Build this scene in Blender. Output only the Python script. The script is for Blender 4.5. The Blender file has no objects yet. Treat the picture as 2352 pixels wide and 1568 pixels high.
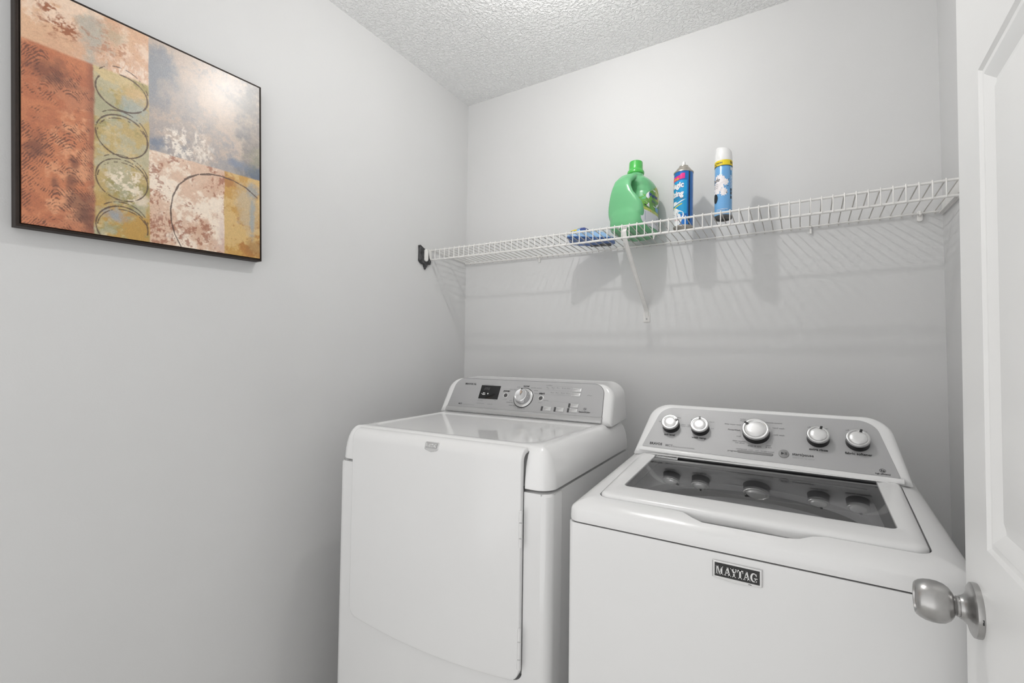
import bpy, bmesh, math, random
import numpy as np
from mathutils import Vector, Matrix
random.seed(4); RNG = np.random.default_rng(7)
PI = math.pi
SC = bpy.context.scene
COL = SC.collection

# ------------------------------------------------------------------ camera
def rot3(rx, ry, rz):
    cx, sx, cy, sy, cz, sz = math.cos(rx), math.sin(rx), math.cos(ry), math.sin(ry), math.cos(rz), math.sin(rz)
    Rx = Matrix(((1, 0, 0), (0, cx, -sx), (0, sx, cx)))
    Ry = Matrix(((cy, 0, sy), (0, 1, 0), (-sy, 0, cy)))
    Rz = Matrix(((cz, -sz, 0), (sz, cz, 0), (0, 0, 1)))
    return Rz @ Rx @ Ry
R = rot3(0.028173, -0.013499, 0.551448)
right, fwd, up = R.col[0], R.col[1], R.col[2]
cam = bpy.data.cameras.new('camera')
cam.sensor_width = 36.0
cam.lens = 36.0 * 1083.21 / 2352.0
cam.clip_start = 0.02
camo = bpy.data.objects.new('camera', cam); COL.objects.link(camo)
M = Matrix.Identity(4)
for i, c in enumerate((right, up, -fwd)):
    for j in range(3): M[j][i] = c[j]
M.translation = Vector((1.425866, -1.87, 1.194))
camo.matrix_world = M
SC.camera = camo

# ------------------------------------------------------------------ light and exposure
SC.view_settings.view_transform = 'Standard'
SC.view_settings.look = 'None'
SC.view_settings.gamma = 1.0
SC.view_settings.use_curve_mapping = False
SC.view_settings.exposure = 0.0
WORLD_LOW, WORLD_HIGH = 2.0, 0.75
W = bpy.data.worlds.new('hall_fill_light'); SC.world = W
W.use_nodes = True
bgn = W.node_tree.nodes['Background']
bgn.inputs['Color'].default_value = (1.0, 0.995, 0.985, 1)
wn = W.node_tree
wtc = wn.nodes.new('ShaderNodeTexCoord'); wsx = wn.nodes.new('ShaderNodeSeparateXYZ'); wmr = wn.nodes.new('ShaderNodeMapRange')
wmr.inputs['From Min'].default_value = -0.8; wmr.inputs['From Max'].default_value = 0.8
wmr.inputs['To Min'].default_value = WORLD_LOW; wmr.inputs['To Max'].default_value = WORLD_HIGH      # added gradient: hall fill made stronger from below to brighten the ceiling
wn.links.new(wtc.outputs['Generated'], wsx.inputs[0]); wn.links.new(wsx.outputs['Z'], wmr.inputs['Value']); wn.links.new(wmr.outputs['Result'], bgn.inputs['Strength'])
LAMP_POS = (0.85, -0.775, 2.355)
LAMP_STRENGTH = 690.0

# ------------------------------------------------------------------ materials
def mat(name, col, rough=0.5, metal=0.0, var=0.03, nscale=30.0, bump=0.0, bscale=200.0, bdist=0.001, coat=0.0, spec=0.5, detail=3.0):
    m = bpy.data.materials.new(name); m.use_nodes = True
    nt = m.node_tree; b = nt.nodes['Principled BSDF']
    b.inputs['Roughness'].default_value = rough
    b.inputs['Metallic'].default_value = metal
    b.inputs['Specular IOR Level'].default_value = spec
    b.inputs['Coat Weight'].default_value = coat
    b.inputs['Coat Roughness'].default_value = 0.08
    tc = nt.nodes.new('ShaderNodeTexCoord')
    n = nt.nodes.new('ShaderNodeTexNoise'); n.inputs['Scale'].default_value = nscale; n.inputs['Detail'].default_value = detail
    nt.links.new(tc.outputs['Object'], n.inputs['Vector'])
    r = nt.nodes.new('ShaderNodeValToRGB')
    a = [max(0, c * (1 - var)) for c in col]; z = [min(1, c * (1 + var)) for c in col]
    r.color_ramp.elements[0].position = 0.3; r.color_ramp.elements[1].position = 0.7
    r.color_ramp.elements[0].color = (*a, 1); r.color_ramp.elements[1].color = (*z, 1)
    nt.links.new(n.outputs['Fac'], r.inputs['Fac'])
    nt.links.new(r.outputs['Color'], b.inputs['Base Color'])
    if bump:
        n2 = nt.nodes.new('ShaderNodeTexNoise'); n2.inputs['Scale'].default_value = bscale; n2.inputs['Detail'].default_value = 4.0
        nt.links.new(tc.outputs['Object'], n2.inputs['Vector'])
        bp = nt.nodes.new('ShaderNodeBump'); bp.inputs['Strength'].default_value = bump; bp.inputs['Distance'].default_value = bdist
        nt.links.new(n2.outputs['Fac'], bp.inputs['Height'])
        nt.links.new(bp.outputs['Normal'], b.inputs['Normal'])
    return m

M_wall = mat('wall_paint', (0.665, 0.665, 0.665), 0.55, var=0.012, nscale=3, bump=0.12, bscale=260, bdist=0.0015)
M_ceil = mat('ceiling_texture', (0.93, 0.93, 0.93), 0.8, var=0.02, nscale=60)
nt = M_ceil.node_tree
tc = nt.nodes.new('ShaderNodeTexCoord')
mp = nt.nodes.new('ShaderNodeMapping'); mp.inputs['Scale'].default_value = (1, 1, 1)
v1 = nt.nodes.new('ShaderNodeTexNoise'); v1.inputs['Scale'].default_value = 95; v1.inputs['Detail'].default_value = 2.5; v1.inputs['Distortion'].default_value = 0.6
rr = nt.nodes.new('ShaderNodeValToRGB'); rr.color_ramp.elements[0].position = 0.42; rr.color_ramp.elements[1].position = 0.62
bp = nt.nodes.new('ShaderNodeBump'); bp.inputs['Strength'].default_value = 0.75; bp.inputs['Distance'].default_value = 0.004
nt.links.new(tc.outputs['Object'], mp.inputs['Vector']); nt.links.new(mp.outputs['Vector'], v1.inputs['Vector'])
nt.links.new(v1.outputs['Fac'], rr.inputs['Fac']); nt.links.new(rr.outputs['Color'], bp.inputs['Height'])
nt.links.new(bp.outputs['Normal'], nt.nodes['Principled BSDF'].inputs['Normal'])
M_floor = mat('vinyl_floor', (0.76, 0.75, 0.73), 0.45, var=0.12, nscale=6)
M_door = mat('door_paint', (0.87, 0.87, 0.865), 0.35, var=0.01, nscale=8, bump=0.06, bscale=120, bdist=0.001)
M_white = mat('white_enamel', (0.81, 0.81, 0.81), 0.2, var=0.006, nscale=5, coat=0.2)
M_gloss = mat('glossy_white_enamel', (0.86, 0.86, 0.86), 0.12, var=0.006, nscale=5, coat=0.6)
M_plast = mat('white_plastic', (0.82, 0.82, 0.815), 0.28, var=0.006, nscale=5, coat=0.2)
M_wire = mat('white_vinyl_wire', (0.78, 0.77, 0.75), 0.4, var=0.03, nscale=40)
M_deck = mat('shaded_dusty_wire', (0.60, 0.58, 0.55), 0.5, var=0.1, nscale=40)  # underside shade painted into the base grey, together with the dust
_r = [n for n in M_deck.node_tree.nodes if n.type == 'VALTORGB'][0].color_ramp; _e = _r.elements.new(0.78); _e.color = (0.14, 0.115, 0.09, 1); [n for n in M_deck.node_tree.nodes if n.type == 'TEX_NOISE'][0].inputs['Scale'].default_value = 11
M_panel = mat('silver_panel', (0.44, 0.44, 0.445), 0.45, 0.15, var=0.012, nscale=12)
M_strip = mat('silver_trim', (0.50, 0.50, 0.50), 0.25, 0.5, var=0.02, nscale=12)
M_silver = mat('brushed_silver', (0.66, 0.66, 0.66), 0.24, 0.9, var=0.03, nscale=60)
M_cap = mat('bright_knob_face', (0.78, 0.78, 0.78), 0.32, 0.5, var=0.02, nscale=30)
M_black = mat('black_plastic', (0.012, 0.012, 0.013), 0.3, var=0.1)
M_dark = mat('dark_grey_plastic', (0.07, 0.07, 0.072), 0.4, var=0.1)
M_display = mat('black_display', (0.008, 0.008, 0.009), 0.12, var=0.1)
M_ink = mat('black_print', (0.02, 0.02, 0.02), 0.5, var=0.05)
M_grey = mat('grey_print', (0.17, 0.17, 0.17), 0.5, var=0.05)
M_lgrey = mat('pale_grey_print', (0.30, 0.30, 0.30), 0.5, var=0.05)
M_wink = mat('white_print', (0.85, 0.85, 0.85), 0.4, var=0.02)
M_midgrey = mat('grey_button', (0.26, 0.26, 0.26), 0.4, var=0.04)
M_button = mat('silver_button', (0.62, 0.62, 0.62), 0.25, 0.3, var=0.02)
M_chrome = mat('chrome', (0.75, 0.75, 0.76), 0.07, 1.0, var=0.02)
M_nickel = mat('satin_nickel', (0.44, 0.435, 0.43), 0.28, 1.0, var=0.05, nscale=90)
M_frit = mat('black_glass_border', (0.03, 0.03, 0.031), 0.08, var=0.05)
M_tub = mat('grey_tub', (0.80, 0.80, 0.80), 0.4, var=0.05)
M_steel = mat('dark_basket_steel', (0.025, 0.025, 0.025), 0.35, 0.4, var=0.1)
M_frame = mat('espresso_frame', (0.026, 0.018, 0.014), 0.5, var=0.2, nscale=50, spec=0.2)
M_torn = mat('torn_dark_residue', (0.055, 0.055, 0.058), 0.75, var=0.6, nscale=70, bump=0.6, bscale=150, bdist=0.004)
M_green = mat('green_bottle_plastic', (0.155, 0.48, 0.225), 0.25, var=0.03, nscale=10, coat=0.15)
M_gcap = mat('green_cap_plastic', (0.075, 0.47, 0.085), 0.22, var=0.02, nscale=20, coat=0.2)
M_glabel = mat('label_green', (0.12, 0.36, 0.03), 0.3, var=0.5, nscale=28)
M_ylabel = mat('label_lime', (0.52, 0.60, 0.12), 0.3, var=0.25, nscale=25)
M_wlabel = mat('label_white', (0.78, 0.80, 0.82), 0.3, var=0.02)
M_navy = mat('label_navy', (0.02, 0.05, 0.25), 0.35, var=0.05)
M_sky = mat('label_sky', (0.14, 0.38, 0.66), 0.35, var=0.1)
M_red = mat('label_red', (0.75, 0.12, 0.10), 0.35, var=0.1)
M_can1 = mat('can_blue', (0.006, 0.15, 0.50), 0.22, 0.2, var=0.15, nscale=14, coat=0.3)
M_can1l = mat('can_light_blue', (0.01, 0.33, 0.66), 0.25, 0.1, var=0.15, nscale=14, coat=0.3)
M_tin = mat('worn_tin', (0.50, 0.47, 0.42), 0.35, 0.85, var=0.2, nscale=60)
M_seam = mat('dark_seam', (0.03, 0.03, 0.03), 0.45, 0.3, var=0.3, nscale=80)
M_pink = mat('magenta_print', (0.72, 0.015, 0.24), 0.35, var=0.05)
M_yell = mat('yellow_print', (0.80, 0.62, 0.02), 0.35, var=0.05)
M_can2 = mat('can_pale_blue', (0.16, 0.40, 0.72), 0.25, 0.1, var=0.06, nscale=10, coat=0.3)
M_flower = mat('white_flower_print', (0.82, 0.78, 0.79), 0.4, var=0.12, nscale=90)
M_canbase = mat('dark_can_base', (0.10, 0.10, 0.10), 0.35, 0.6, var=0.2)
M_pouch = mat('blue_pouch_film', (0.06, 0.17, 0.50), 0.3, var=0.25, nscale=16, bump=0.4, bscale=35, bdist=0.004)
M_pouchl = mat('light_blue_pouch_film', (0.25, 0.42, 0.68), 0.3, var=0.25, nscale=16, bump=0.4, bscale=35, bdist=0.004)
M_smudge = mat('brown_scuff', (0.30, 0.24, 0.18), 0.6, var=0.3, nscale=80)

def emat(name, col, s):
    m = bpy.data.materials.new(name); m.use_nodes = True; nt = m.node_tree
    nt.nodes.remove(nt.nodes['Principled BSDF'])
    e = nt.nodes.new('ShaderNodeEmission'); e.inputs['Color'].default_value = (*col, 1); e.inputs['Strength'].default_value = s
    nt.links.new(e.outputs[0], nt.nodes['Material Output'].inputs['Surface']); return m
M_lamp = emat('glowing_lamp_glass', (1.0, 0.985, 0.96), LAMP_STRENGTH)

def glassmat(name, tint, gl=1.0):
    m = bpy.data.materials.new(name); m.use_nodes = True; nt = m.node_tree
    nt.nodes.remove(nt.nodes['Principled BSDF'])
    t = nt.nodes.new('ShaderNodeBsdfTransparent'); t.inputs['Color'].default_value = (*tint, 1)
    g = nt.nodes.new('ShaderNodeBsdfGlossy'); g.inputs['Roughness'].default_value = 0.015; g.inputs['Color'].default_value = (gl, gl, gl, 1)
    f = nt.nodes.new('ShaderNodeFresnel'); f.inputs['IOR'].default_value = 1.56
    n = nt.nodes.new('ShaderNodeTexNoise'); n.inputs['Scale'].default_value = 6
    mx = nt.nodes.new('ShaderNodeMixShader')
    ge = nt.nodes.new('ShaderNodeNewGeometry'); sb = nt.nodes.new('ShaderNodeMath'); sb.operation = 'SUBTRACT'; sb.inputs[0].default_value = 1.0; mu = nt.nodes.new('ShaderNodeMath'); mu.operation = 'MULTIPLY'
    nt.links.new(ge.outputs['Backfacing'], sb.inputs[1]); nt.links.new(f.outputs[0], mu.inputs[0]); nt.links.new(sb.outputs[0], mu.inputs[1]); nt.links.new(mu.outputs[0], mx.inputs[0]); nt.links.new(t.outputs[0], mx.inputs[1]); nt.links.new(g.outputs[0], mx.inputs[2])
    nt.links.new(mx.outputs[0], nt.nodes['Material Output'].inputs['Surface']); return m
M_glass = glassmat('smoked_lid_glass', (0.68, 0.68, 0.685))

# ------------------------------------------------------------------ helpers
def link_mesh(name, verts, faces, material, parent=None, smooth=35, loc=None, rotm=None):
    me = bpy.data.meshes.new(name)
    me.from_pydata([tuple(v) for v in verts], [], faces)
    bm = bmesh.new(); bm.from_mesh(me)
    bmesh.ops.recalc_face_normals(bm, faces=bm.faces[:])
    bm.to_mesh(me); bm.free()
    mats = material if isinstance(material, list) else [material]
    for m in mats: me.materials.append(m)
    if smooth:
        me.polygons.foreach_set('use_smooth', [True] * len(me.polygons))
        me.set_sharp_from_angle(angle=math.radians(smooth))
    o = bpy.data.objects.new(name, me); COL.objects.link(o)
    if parent is not None: o.parent = parent
    if loc is not None: o.location = loc
    return o

class MB:
    """verts/faces collector for one mesh"""
    def __init__(s): s.v = []; s.f = []; s.mi = []; s.cur = 0
    def add(s, vs, fs):
        k = len(s.v); s.v += [tuple(p) for p in vs]; s.f += [tuple(i + k for i in f) for f in fs]; s.mi += [s.cur] * len(fs)
    def box(s, a, b, T=None):
        x0, y0, z0 = a; x1, y1, z1 = b
        vs = [(x0, y0, z0), (x1, y0, z0), (x1, y1, z0), (x0, y1, z0), (x0, y0, z1), (x1, y0, z1), (x1, y1, z1), (x0, y1, z1)]
        if T: vs = [T(p) for p in vs]
        s.add(vs, [(3, 2, 1, 0), (4, 5, 6, 7), (0, 1, 5, 4), (1, 2, 6, 5), (2, 3, 7, 6), (3, 0, 4, 7)])
    def loft(s, rings, cap0=True, cap1=True, closed=True):
        n = len(rings[0]); vs = [p for r in rings for p in r]; fs = []
        for i in range(len(rings) - 1):
            for j in range(n if closed else n - 1):
                k = (j + 1) % n
                fs.append((i * n + j, i * n + k, (i + 1) * n + k, (i + 1) * n + j))
        if cap0: fs.append(tuple(range(n - 1, -1, -1)))
        if cap1: fs.append(tuple((len(rings) - 1) * n + j for j in range(n)))
        s.add(vs, fs)
    def tube(s, path, r, n=8, cap=True, closed=False):
        path = [Vector(p) for p in path]; rings = []; N = len(path)
        prev = None
        for i, p in enumerate(path):
            if closed: t = (path[(i + 1) % N] - path[i - 1]).normalized()
            else:
                t = Vector((0, 0, 0))
                if i > 0: t += (p - path[i - 1]).normalized()
                if i < N - 1: t += (path[i + 1] - p).normalized()
                t.normalize()
            if prev is None:
                a = Vector((0, 0, 1)) if abs(t.z) < 0.9 else Vector((1, 0, 0))
                prev = (a - a.dot(t) * t).normalized()
            else:
                prev = (prev - prev.dot(t) * t).normalized()
            b = t.cross(prev); rad = r[i] if isinstance(r, (list, tuple)) else r
            rings.append([p + rad * (math.cos(2 * PI * k / n) * prev + math.sin(2 * PI * k / n) * b) for k in range(n)])
        if closed: rings.append(rings[0])
        s.loft(rings, cap and not closed, cap and not closed)
    def lathe(s, prof, n=32, T=None, cap0=True, cap1=True):
        rings = []
        for r, h in prof:
            ring = [(r * math.cos(2 * PI * k / n), r * math.sin(2 * PI * k / n), h) for k in range(n)]
            rings.append([T(p) for p in ring] if T else ring)
        s.loft(rings, cap0, cap1)
    def build(s, name, material, parent=None, smooth=35, loc=None):
        me = bpy.data.meshes.new(name); me.from_pydata(s.v, [], s.f)
        mats = material if isinstance(material, list) else [material]
        for m in mats: me.materials.append(m)
        me.polygons.foreach_set('material_index', s.mi)
        bm = bmesh.new(); bm.from_mesh(me); bmesh.ops.recalc_face_normals(bm, faces=bm.faces[:]); bm.to_mesh(me); bm.free()
        if smooth:
            me.polygons.foreach_set('use_smooth', [True] * len(me.polygons)); me.set_sharp_from_angle(angle=math.radians(smooth))
        o = bpy.data.objects.new(name, me); COL.objects.link(o)
        if parent is not None: o.parent = parent
        if loc is not None: o.location = loc
        return o

def thing(name, label, cat, loc=(0, 0, 0), rotz=0.0, group=None):
    o = bpy.data.objects.new(name, None); COL.objects.link(o); o.empty_display_size = 0.05
    o.location = loc; o.rotation_euler = (0, 0, rotz); o['label'] = label; o['category'] = cat
    if group: o['group'] = group
    return o
def struct(o): o['kind'] = 'structure'; return o

def outline(corners, radii, seg=8, nedge=1, inset=0.0):
    """CCW convex polygon with rounded corners, optional inset, constant point count"""
    n = len(corners); C = [Vector(c) for c in corners]
    if inset:
        lines = []
        for i in range(n):
            a, b = C[i], C[(i + 1) % n]; d = (b - a).normalized(); nn = Vector((-d.y, d.x))
            lines.append((a + nn * inset, d))
        C2 = []
        for i in range(n):
            (p, d), (q, e) = lines[i - 1], lines[i]
            den = d.x * e.y - d.y * e.x
            t = ((q - p).x * e.y - (q - p).y * e.x) / den
            C2.append(p + d * t)
        C = C2
    pts = []
    arcs = []
    for i in range(n):
        p, a, b = C[i], C[i - 1], C[(i + 1) % n]
        r = max(radii[i] - inset, 0.0008) if inset >= 0 else radii[i] - inset
        d1 = (a - p).normalized(); d2 = (b - p).normalized()
        ang = d1.angle(d2); t = r / math.tan(ang / 2)
        s, e = p + d1 * t, p + d2 * t
        bis = (d1 + d2).normalized(); c = p + bis * (r / math.sin(ang / 2))
        a0 = math.atan2(s.y - c.y, s.x - c.x); a1 = math.atan2(e.y - c.y, e.x - c.x)
        da = (a1 - a0 + PI) % (2 * PI) - PI
        arcs.append([(c.x + r * math.cos(a0 + da * k / seg), c.y + r * math.sin(a0 + da * k / seg)) for k in range(seg + 1)])
    for i in range(n):
        pts += arcs[i]
        a, b = arcs[i][-1], arcs[(i + 1) % n][0]
        for k in range(1, nedge):
            f = k / nedge; pts.append((a[0] + (b[0] - a[0]) * f, a[1] + (b[1] - a[1]) * f))
    return pts
def rect(u0, u1, v0, v1): return [(u0, v0), (u1, v0), (u1, v1), (u0, v1)]

# ---- text: glyph outlines as flat meshes (bundled default font)
_tc = {}
def text_geo(s, bold=0.0, shear=0.0, res=2):
    key = (s, bold, shear)
    if key in _tc: return _tc[key]
    cu = bpy.data.curves.new('t', 'FONT'); cu.body = s; cu.size = 1.0; cu.offset = bold; cu.shear = shear; cu.resolution_u = res
    o = bpy.data.objects.new('t', cu); COL.objects.link(o); bpy.context.view_layer.update()
    me = o.evaluated_get(bpy.context.evaluated_depsgraph_get()).to_mesh()
    vs = [tuple(v.co) for v in me.vertices]; fs = [tuple(p.vertices) for p in me.polygons]
    o.to_mesh_clear(); bpy.data.objects.remove(o); bpy.data.curves.remove(cu)
    if not vs: vs = [(0, 0, 0)]
    w = max(v[0] for v in vs); _tc[key] = (vs, fs, w); return _tc[key]
def put_text(mb, s, x, y, h, T, bold=0.0, align='l', shear=0.0, w=None):
    """h = cap height-ish; T maps (x, y) of the surface to 3-D"""
    vs, fs, wd = text_geo(s, bold, shear); k = h / 0.72
    kx = k if w is None else w / wd
    off = {'l': 0, 'c': -wd * kx / 2, 'r': -wd * kx}[align]
    mb.add([T((x + off + v[0] * kx, y + v[1] * k)) for v in vs], fs)
# ================================================================== ROOM
def xr(z): return 1.7955 - 0.0116 * (z - 0.909)      # right wall leans a touch
HC = 2.441
YF = -2.05
m = MB(); m.box((-0.12, -3.2, -0.08), (1.95, 0.12, 0.0)); struct(m.build('floor', M_floor, smooth=0))
m = MB(); m.box((-0.12, YF, HC), (1.95, 0.12, HC + 0.1)); struct(m.build('ceiling', M_ceil, smooth=0))
m = MB(); m.box((-0.12, 0.0, 0.0), (1.95, 0.12, HC)); struct(m.build('wall_back', M_wall, smooth=0))
m = MB(); m.box((-0.12, YF, 0.0), (0.0, 0.0, HC)); struct(m.build('wall_left', M_wall, smooth=0))
m = MB()
m.add([(xr(0), YF, 0), (1.95, YF, 0), (1.95, 0, 0), (xr(0), 0, 0), (xr(HC), YF, HC), (1.95, YF, HC), (1.95, 0, HC), (xr(HC), 0, HC)],
      [(3, 2, 1, 0), (4, 5, 6, 7), (0, 1, 5, 4), (1, 2, 6, 5), (2, 3, 7, 6), (3, 0, 4, 7)])
struct(m.build('wall_right', M_wall, smooth=0))


# ---- ceiling lamp (just above the picture): porcelain lampholder with a bare bulb
lamp = thing('ceiling_lamp', 'white lampholder with a bare glowing bulb on the ceiling above the dryer', 'lamp', (LAMP_POS[0], LAMP_POS[1], HC))
m = MB(); m.lathe([(0.060, 0.0), (0.058, -0.003), (0.045, -0.007), (0.030, -0.010), (0.022, -0.013), (0.020, -0.016), (0.011, -0.016)], 36); m.build('lampholder', M_plast, lamp)
m = MB(); BZ = LAMP_POS[2] - HC; m.lathe([(0.020 * math.sin(PI * k / 16) + 0.0002, BZ - 0.020 * math.cos(PI * k / 16)) for k in range(15)], 28); m.build('bulb', M_lamp, lamp)
m = MB(); m.lathe([(0.0078, BZ + 0.0184), (0.0095, BZ + 0.0205), (0.0120, BZ + 0.026), (0.0120, -0.0155)], 24); m.build('bulb_base', M_strip, lamp)

# ---- door, open against the right wall; local: y = away from free edge (towards hinge is -y), face at x=0
door = bpy.data.objects.new('door_1', None); COL.objects.link(door); struct(door)
door.location = (1.62, -0.966, 0.92); door.rotation_euler = (math.radians(-0.9), 0, math.radians(-1.5))
DZ = 0.92; DW, DH, DT = 0.72, 2.03, 0.035
m = MB()
ys = [0.0, -0.104, -0.315, -0.405, -0.616, -DW]
zs = [0.012, 0.24, 0.80, 0.962, 1.562, 1.69, 1.90, DH]
def dface(y0, y1, z0, z1, x): m.add([(x, y0, z0 - DZ), (x, y1, z0 - DZ), (x, y1, z1 - DZ), (x, y0, z1 - DZ)], [(0, 1, 2, 3)])
for i in range(5):
    for j in range(7):
        y0, y1, z0, z1 = ys[i], ys[i + 1], zs[j], zs[j + 1]
        for sx, x in ((1, 0.0), (-1, DT)):
            if i in (1, 3) and j in (1, 3, 5):
                prof = [(0, 0), (0.004, 0.0035), (0.010, 0.0045), (0.0115, 0.0028), (0.016, 0.0045), (0.028, 0.0105), (0.031, 0.0105), (0.046, 0.0045), (0.050, 0.004)]
                rings = []
                for ins, dp in prof:
                    rings.append([(x + sx * dp, y0 - ins, z0 + ins - DZ), (x + sx * dp, y1 + ins, z0 + ins - DZ), (x + sx * dp, y1 + ins, z1 - ins - DZ), (x + sx * dp, y0 - ins, z1 - ins - DZ)])
                m.loft(rings, False, True)
            else: dface(y0, y1, z0, z1, x)
e = [(0, zs[0]), (-DW, zs[0]), (-DW, DH), (0, DH)]
for k in range(4):
    (a, b), (c, d) = e[k], e[(k + 1) % 4]
    m.add([(0, a, b - DZ), (0, c, d - DZ), (DT, c, d - DZ), (DT, a, b - DZ)], [(0, 1, 2, 3)])
m.build('door_leaf', M_door, door, smooth=25)
# knob set: rose + knob, axis along -x
KY, KZ = -0.062, 0.872 - DZ
kn = lambda p: (-p[2], KY + p[0], KZ + p[1])
m = MB(); m.lathe([(0.0330, -0.0005), (0.0335, 0.003), (0.0330, 0.0065), (0.0305, 0.0080), (0.026, 0.0090), (0.0205, 0.0110), (0.0170, 0.0135), (0.0150, 0.0160), (0.0142, 0.0185)], 48, kn)
rose = m.build('knob_rose', M_nickel, door)
m = MB(); m.box((-0.0045, -0.0334, 0.0015), (0.002, -0.0326, 0.0030), lambda p: kn((p[1], p[0], p[2]))); m.build('latch_notch', M_black, rose)
m = MB()
kp = [(0.0122, 0.017), (0.0125, 0.0185), (0.0125, 0.0215), (0.0116, 0.0225), (0.0122, 0.0235), (0.0160, 0.0250), (0.0208, 0.0285), (0.0242, 0.0335), (0.0260, 0.0400), (0.0264, 0.0465), (0.0254, 0.0535), (0.0232, 0.0590), (0.0206, 0.0625), (0.0196, 0.0632), (0.0186, 0.0628), (0.0176, 0.0608), (0.006, 0.0602), (0.0005, 0.0601)]
m.lathe(kp, 48, kn); m.build('knob', M_nickel, door)

# ================================================================== WIRE SHELF
SY, SZ = -0.266, 1.657
SX1 = 1.782
def sag(x): return -0.006 * 4 * (x / 1.78) * (1 - x / 1.78)
def dz(y): return 1.6455 + (SZ - 1.6455) * (-y / 0.266)
shelf = thing('wire_shelf', 'long white wire shelf across the back wall above the washer and dryer', 'shelf', (0, 0, 1.65))
SHZ = 1.65
def rail(y, z, r, x0=0.004, x1=SX1, n=24):
    return [(x0 + (x1 - x0) * i / n, y, z + sag(x0 + (x1 - x0) * i / n) - SHZ) for i in range(n + 1)]
m = MB(); ml = MB()
NW = 67
for i in range(NW):
    x = 0.006 + i * 0.02672; s_ = sag(x) - SHZ
    xj = random.uniform(-0.0004, 0.0004)
    m.tube([(x + xj, -0.007, dz(0) - 0.011 + s_), (x + xj, -0.0075, dz(0) - 0.002 + s_), (x + xj, -0.012, dz(0) + 0.0005 + s_), (x, -0.14, dz(-0.14) + s_), (x, SY + 0.010, SZ + 0.0034 + s_)], 0.0017, 6)
    ml.tube([(x, SY + 0.010, SZ + 0.0034 + s_), (x, SY + 0.004, SZ + 0.0046 + s_), (x, SY - 0.002, SZ + 0.0055 + s_), (x, SY - 0.0048, SZ + s_), (x, SY - 0.0048, 1.6135 + s_)], 0.0017, 6)
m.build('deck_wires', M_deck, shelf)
ml.build('lip_wires', M_wire, shelf)
m = MB(); m.tube(rail(SY, SZ, 0), 0.0036, 10); m.build('front_rail', M_wire, shelf)
m = MB(); m.tube(rail(SY, 1.6155, 0), 0.0036, 10); m.build('front_rail', M_wire, shelf)
m = MB(); m.tube(rail(-0.150, dz(-0.15) - 0.0046, 0), 0.0031, 8); m.build('center_rod', M_wire, shelf)
m = MB(); m.tube(rail(-0.010, dz(0) - 0.0045, 0), 0.0030, 8); m.build('back_rod', M_wire, shelf)
# diagonal brace: folded strip from the front lip down to the wall plate
def strip(m, pts, w, t, xoff=0):
    """flat strip of width w along x following (x, y, z) points"""
    P = [Vector(p) for p in pts]; rings = []
    for i, p in enumerate(P):
        a = P[max(i - 1, 0)]; b = P[min(i + 1, len(P) - 1)]; d = (b - a).normalized(); nn = Vector((0, -d.z, d.y)).normalized()
        rings.append([p + Vector((-w / 2, 0, 0)) - nn * t / 2, p + Vector((w / 2, 0, 0)) - nn * t / 2, p + Vector((w / 2, 0, 0)) + nn * t / 2, p + Vector((-w / 2, 0, 0)) + nn * t / 2])
    m.loft(rings)
BX = 0.902
bs = sag(BX) - SHZ
m = MB()
strip(m, [(BX - 0.006, SY + 0.006, SZ - 0.006 + bs), (BX - 0.006, SY - 0.004, 1.637 + bs), (BX - 0.005, SY + 0.002, 1.615 + bs), (BX - 0.004, SY + 0.012, 1.602 + bs), (BX, -0.014, 1.382 - SHZ), (BX, -0.006, 1.366 - SHZ), (BX, -0.004, 1.352 - SHZ)], 0.0155, 0.003)
# raised flanges make it a shallow channel
for sx in (-1, 1):
    m.tube([(BX - 0.004 + sx * 0.0066, SY + 0.011, 1.601 + bs), (BX + sx * 0.0066, -0.0155, 1.384 - SHZ)], 0.0022, 6)
brace = m.build('brace', M_wire, shelf)
m = MB()
pl = outline([(-0.013, -0.022), (0.013, -0.022), (0.013, 0.022), (-0.013, 0.022)], [0.002, 0.002, 0.0115, 0.0115], 6)
m.loft([[(BX + u * s_, y, 1.352 + v * s_ - SHZ) for u, v in pl] for s_, y in ((1, -0.0005), (1, -0.0025), (0.94, -0.0035))])
m.build('foot_plate', M_wire, brace)
m = MB(); m.lathe([(0.0036, 0.0), (0.0034, 0.0018), (0.0018, 0.0028), (0.0003, 0.003)], 12, lambda p: (BX + p[0], -0.0034 - p[2], 1.343 + p[1] - SHZ)); m.build('screw', M_strip, brace)
m = MB()
for sx in (-1, 1):
    m.tube([(BX - 0.006, SY + 0.001, 1.650 + bs), (BX - 0.006 + sx * 0.010, SY + 0.001, 1.6535 + bs), (BX - 0.006 + sx * 0.016, SY - 0.004, 1.6545 + bs), (BX - 0.006 + sx * 0.0175, SY - 0.006, 1.649 + bs)], 0.0022, 6)
m.build('hook', M_wire, brace)
# wall clips
for x, w in ((0.419, 0.004), (1.733, 0.007), (1.452, 0.003)):
    m = MB(); z0 = dz(0) + sag(x) - SHZ
    pl = outline(rect(-w, w, -0.028, 0.004), [w * 0.8] * 4, 5)
    m.loft([[(x + u, y, z0 + v) for u, v in pl] for y in (-0.0002, -0.007, -0.0085)])
    m.tube([(x, -0.007, z0 - 0.002), (x, -0.0145, z0 - 0.001), (x, -0.0150, z0 - 0.008), (x, -0.008, z0 - 0.0105)], w * 0.55, 6)
    m.build('wall_clip', M_wire, shelf)
# small tie hanging off the middle rod
m = MB(); x = 0.968; m.tube([(x, -0.150, dz(-.15) - 0.002 + bs), (x + 0.001, -0.152, dz(-.15) - 0.012 + bs), (x - 0.001, -0.151, dz(-.15) - 0.024 + bs)], [0.0042, 0.005, 0.002], 8); m.build('rod_clip', M_wire, shelf)
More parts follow.
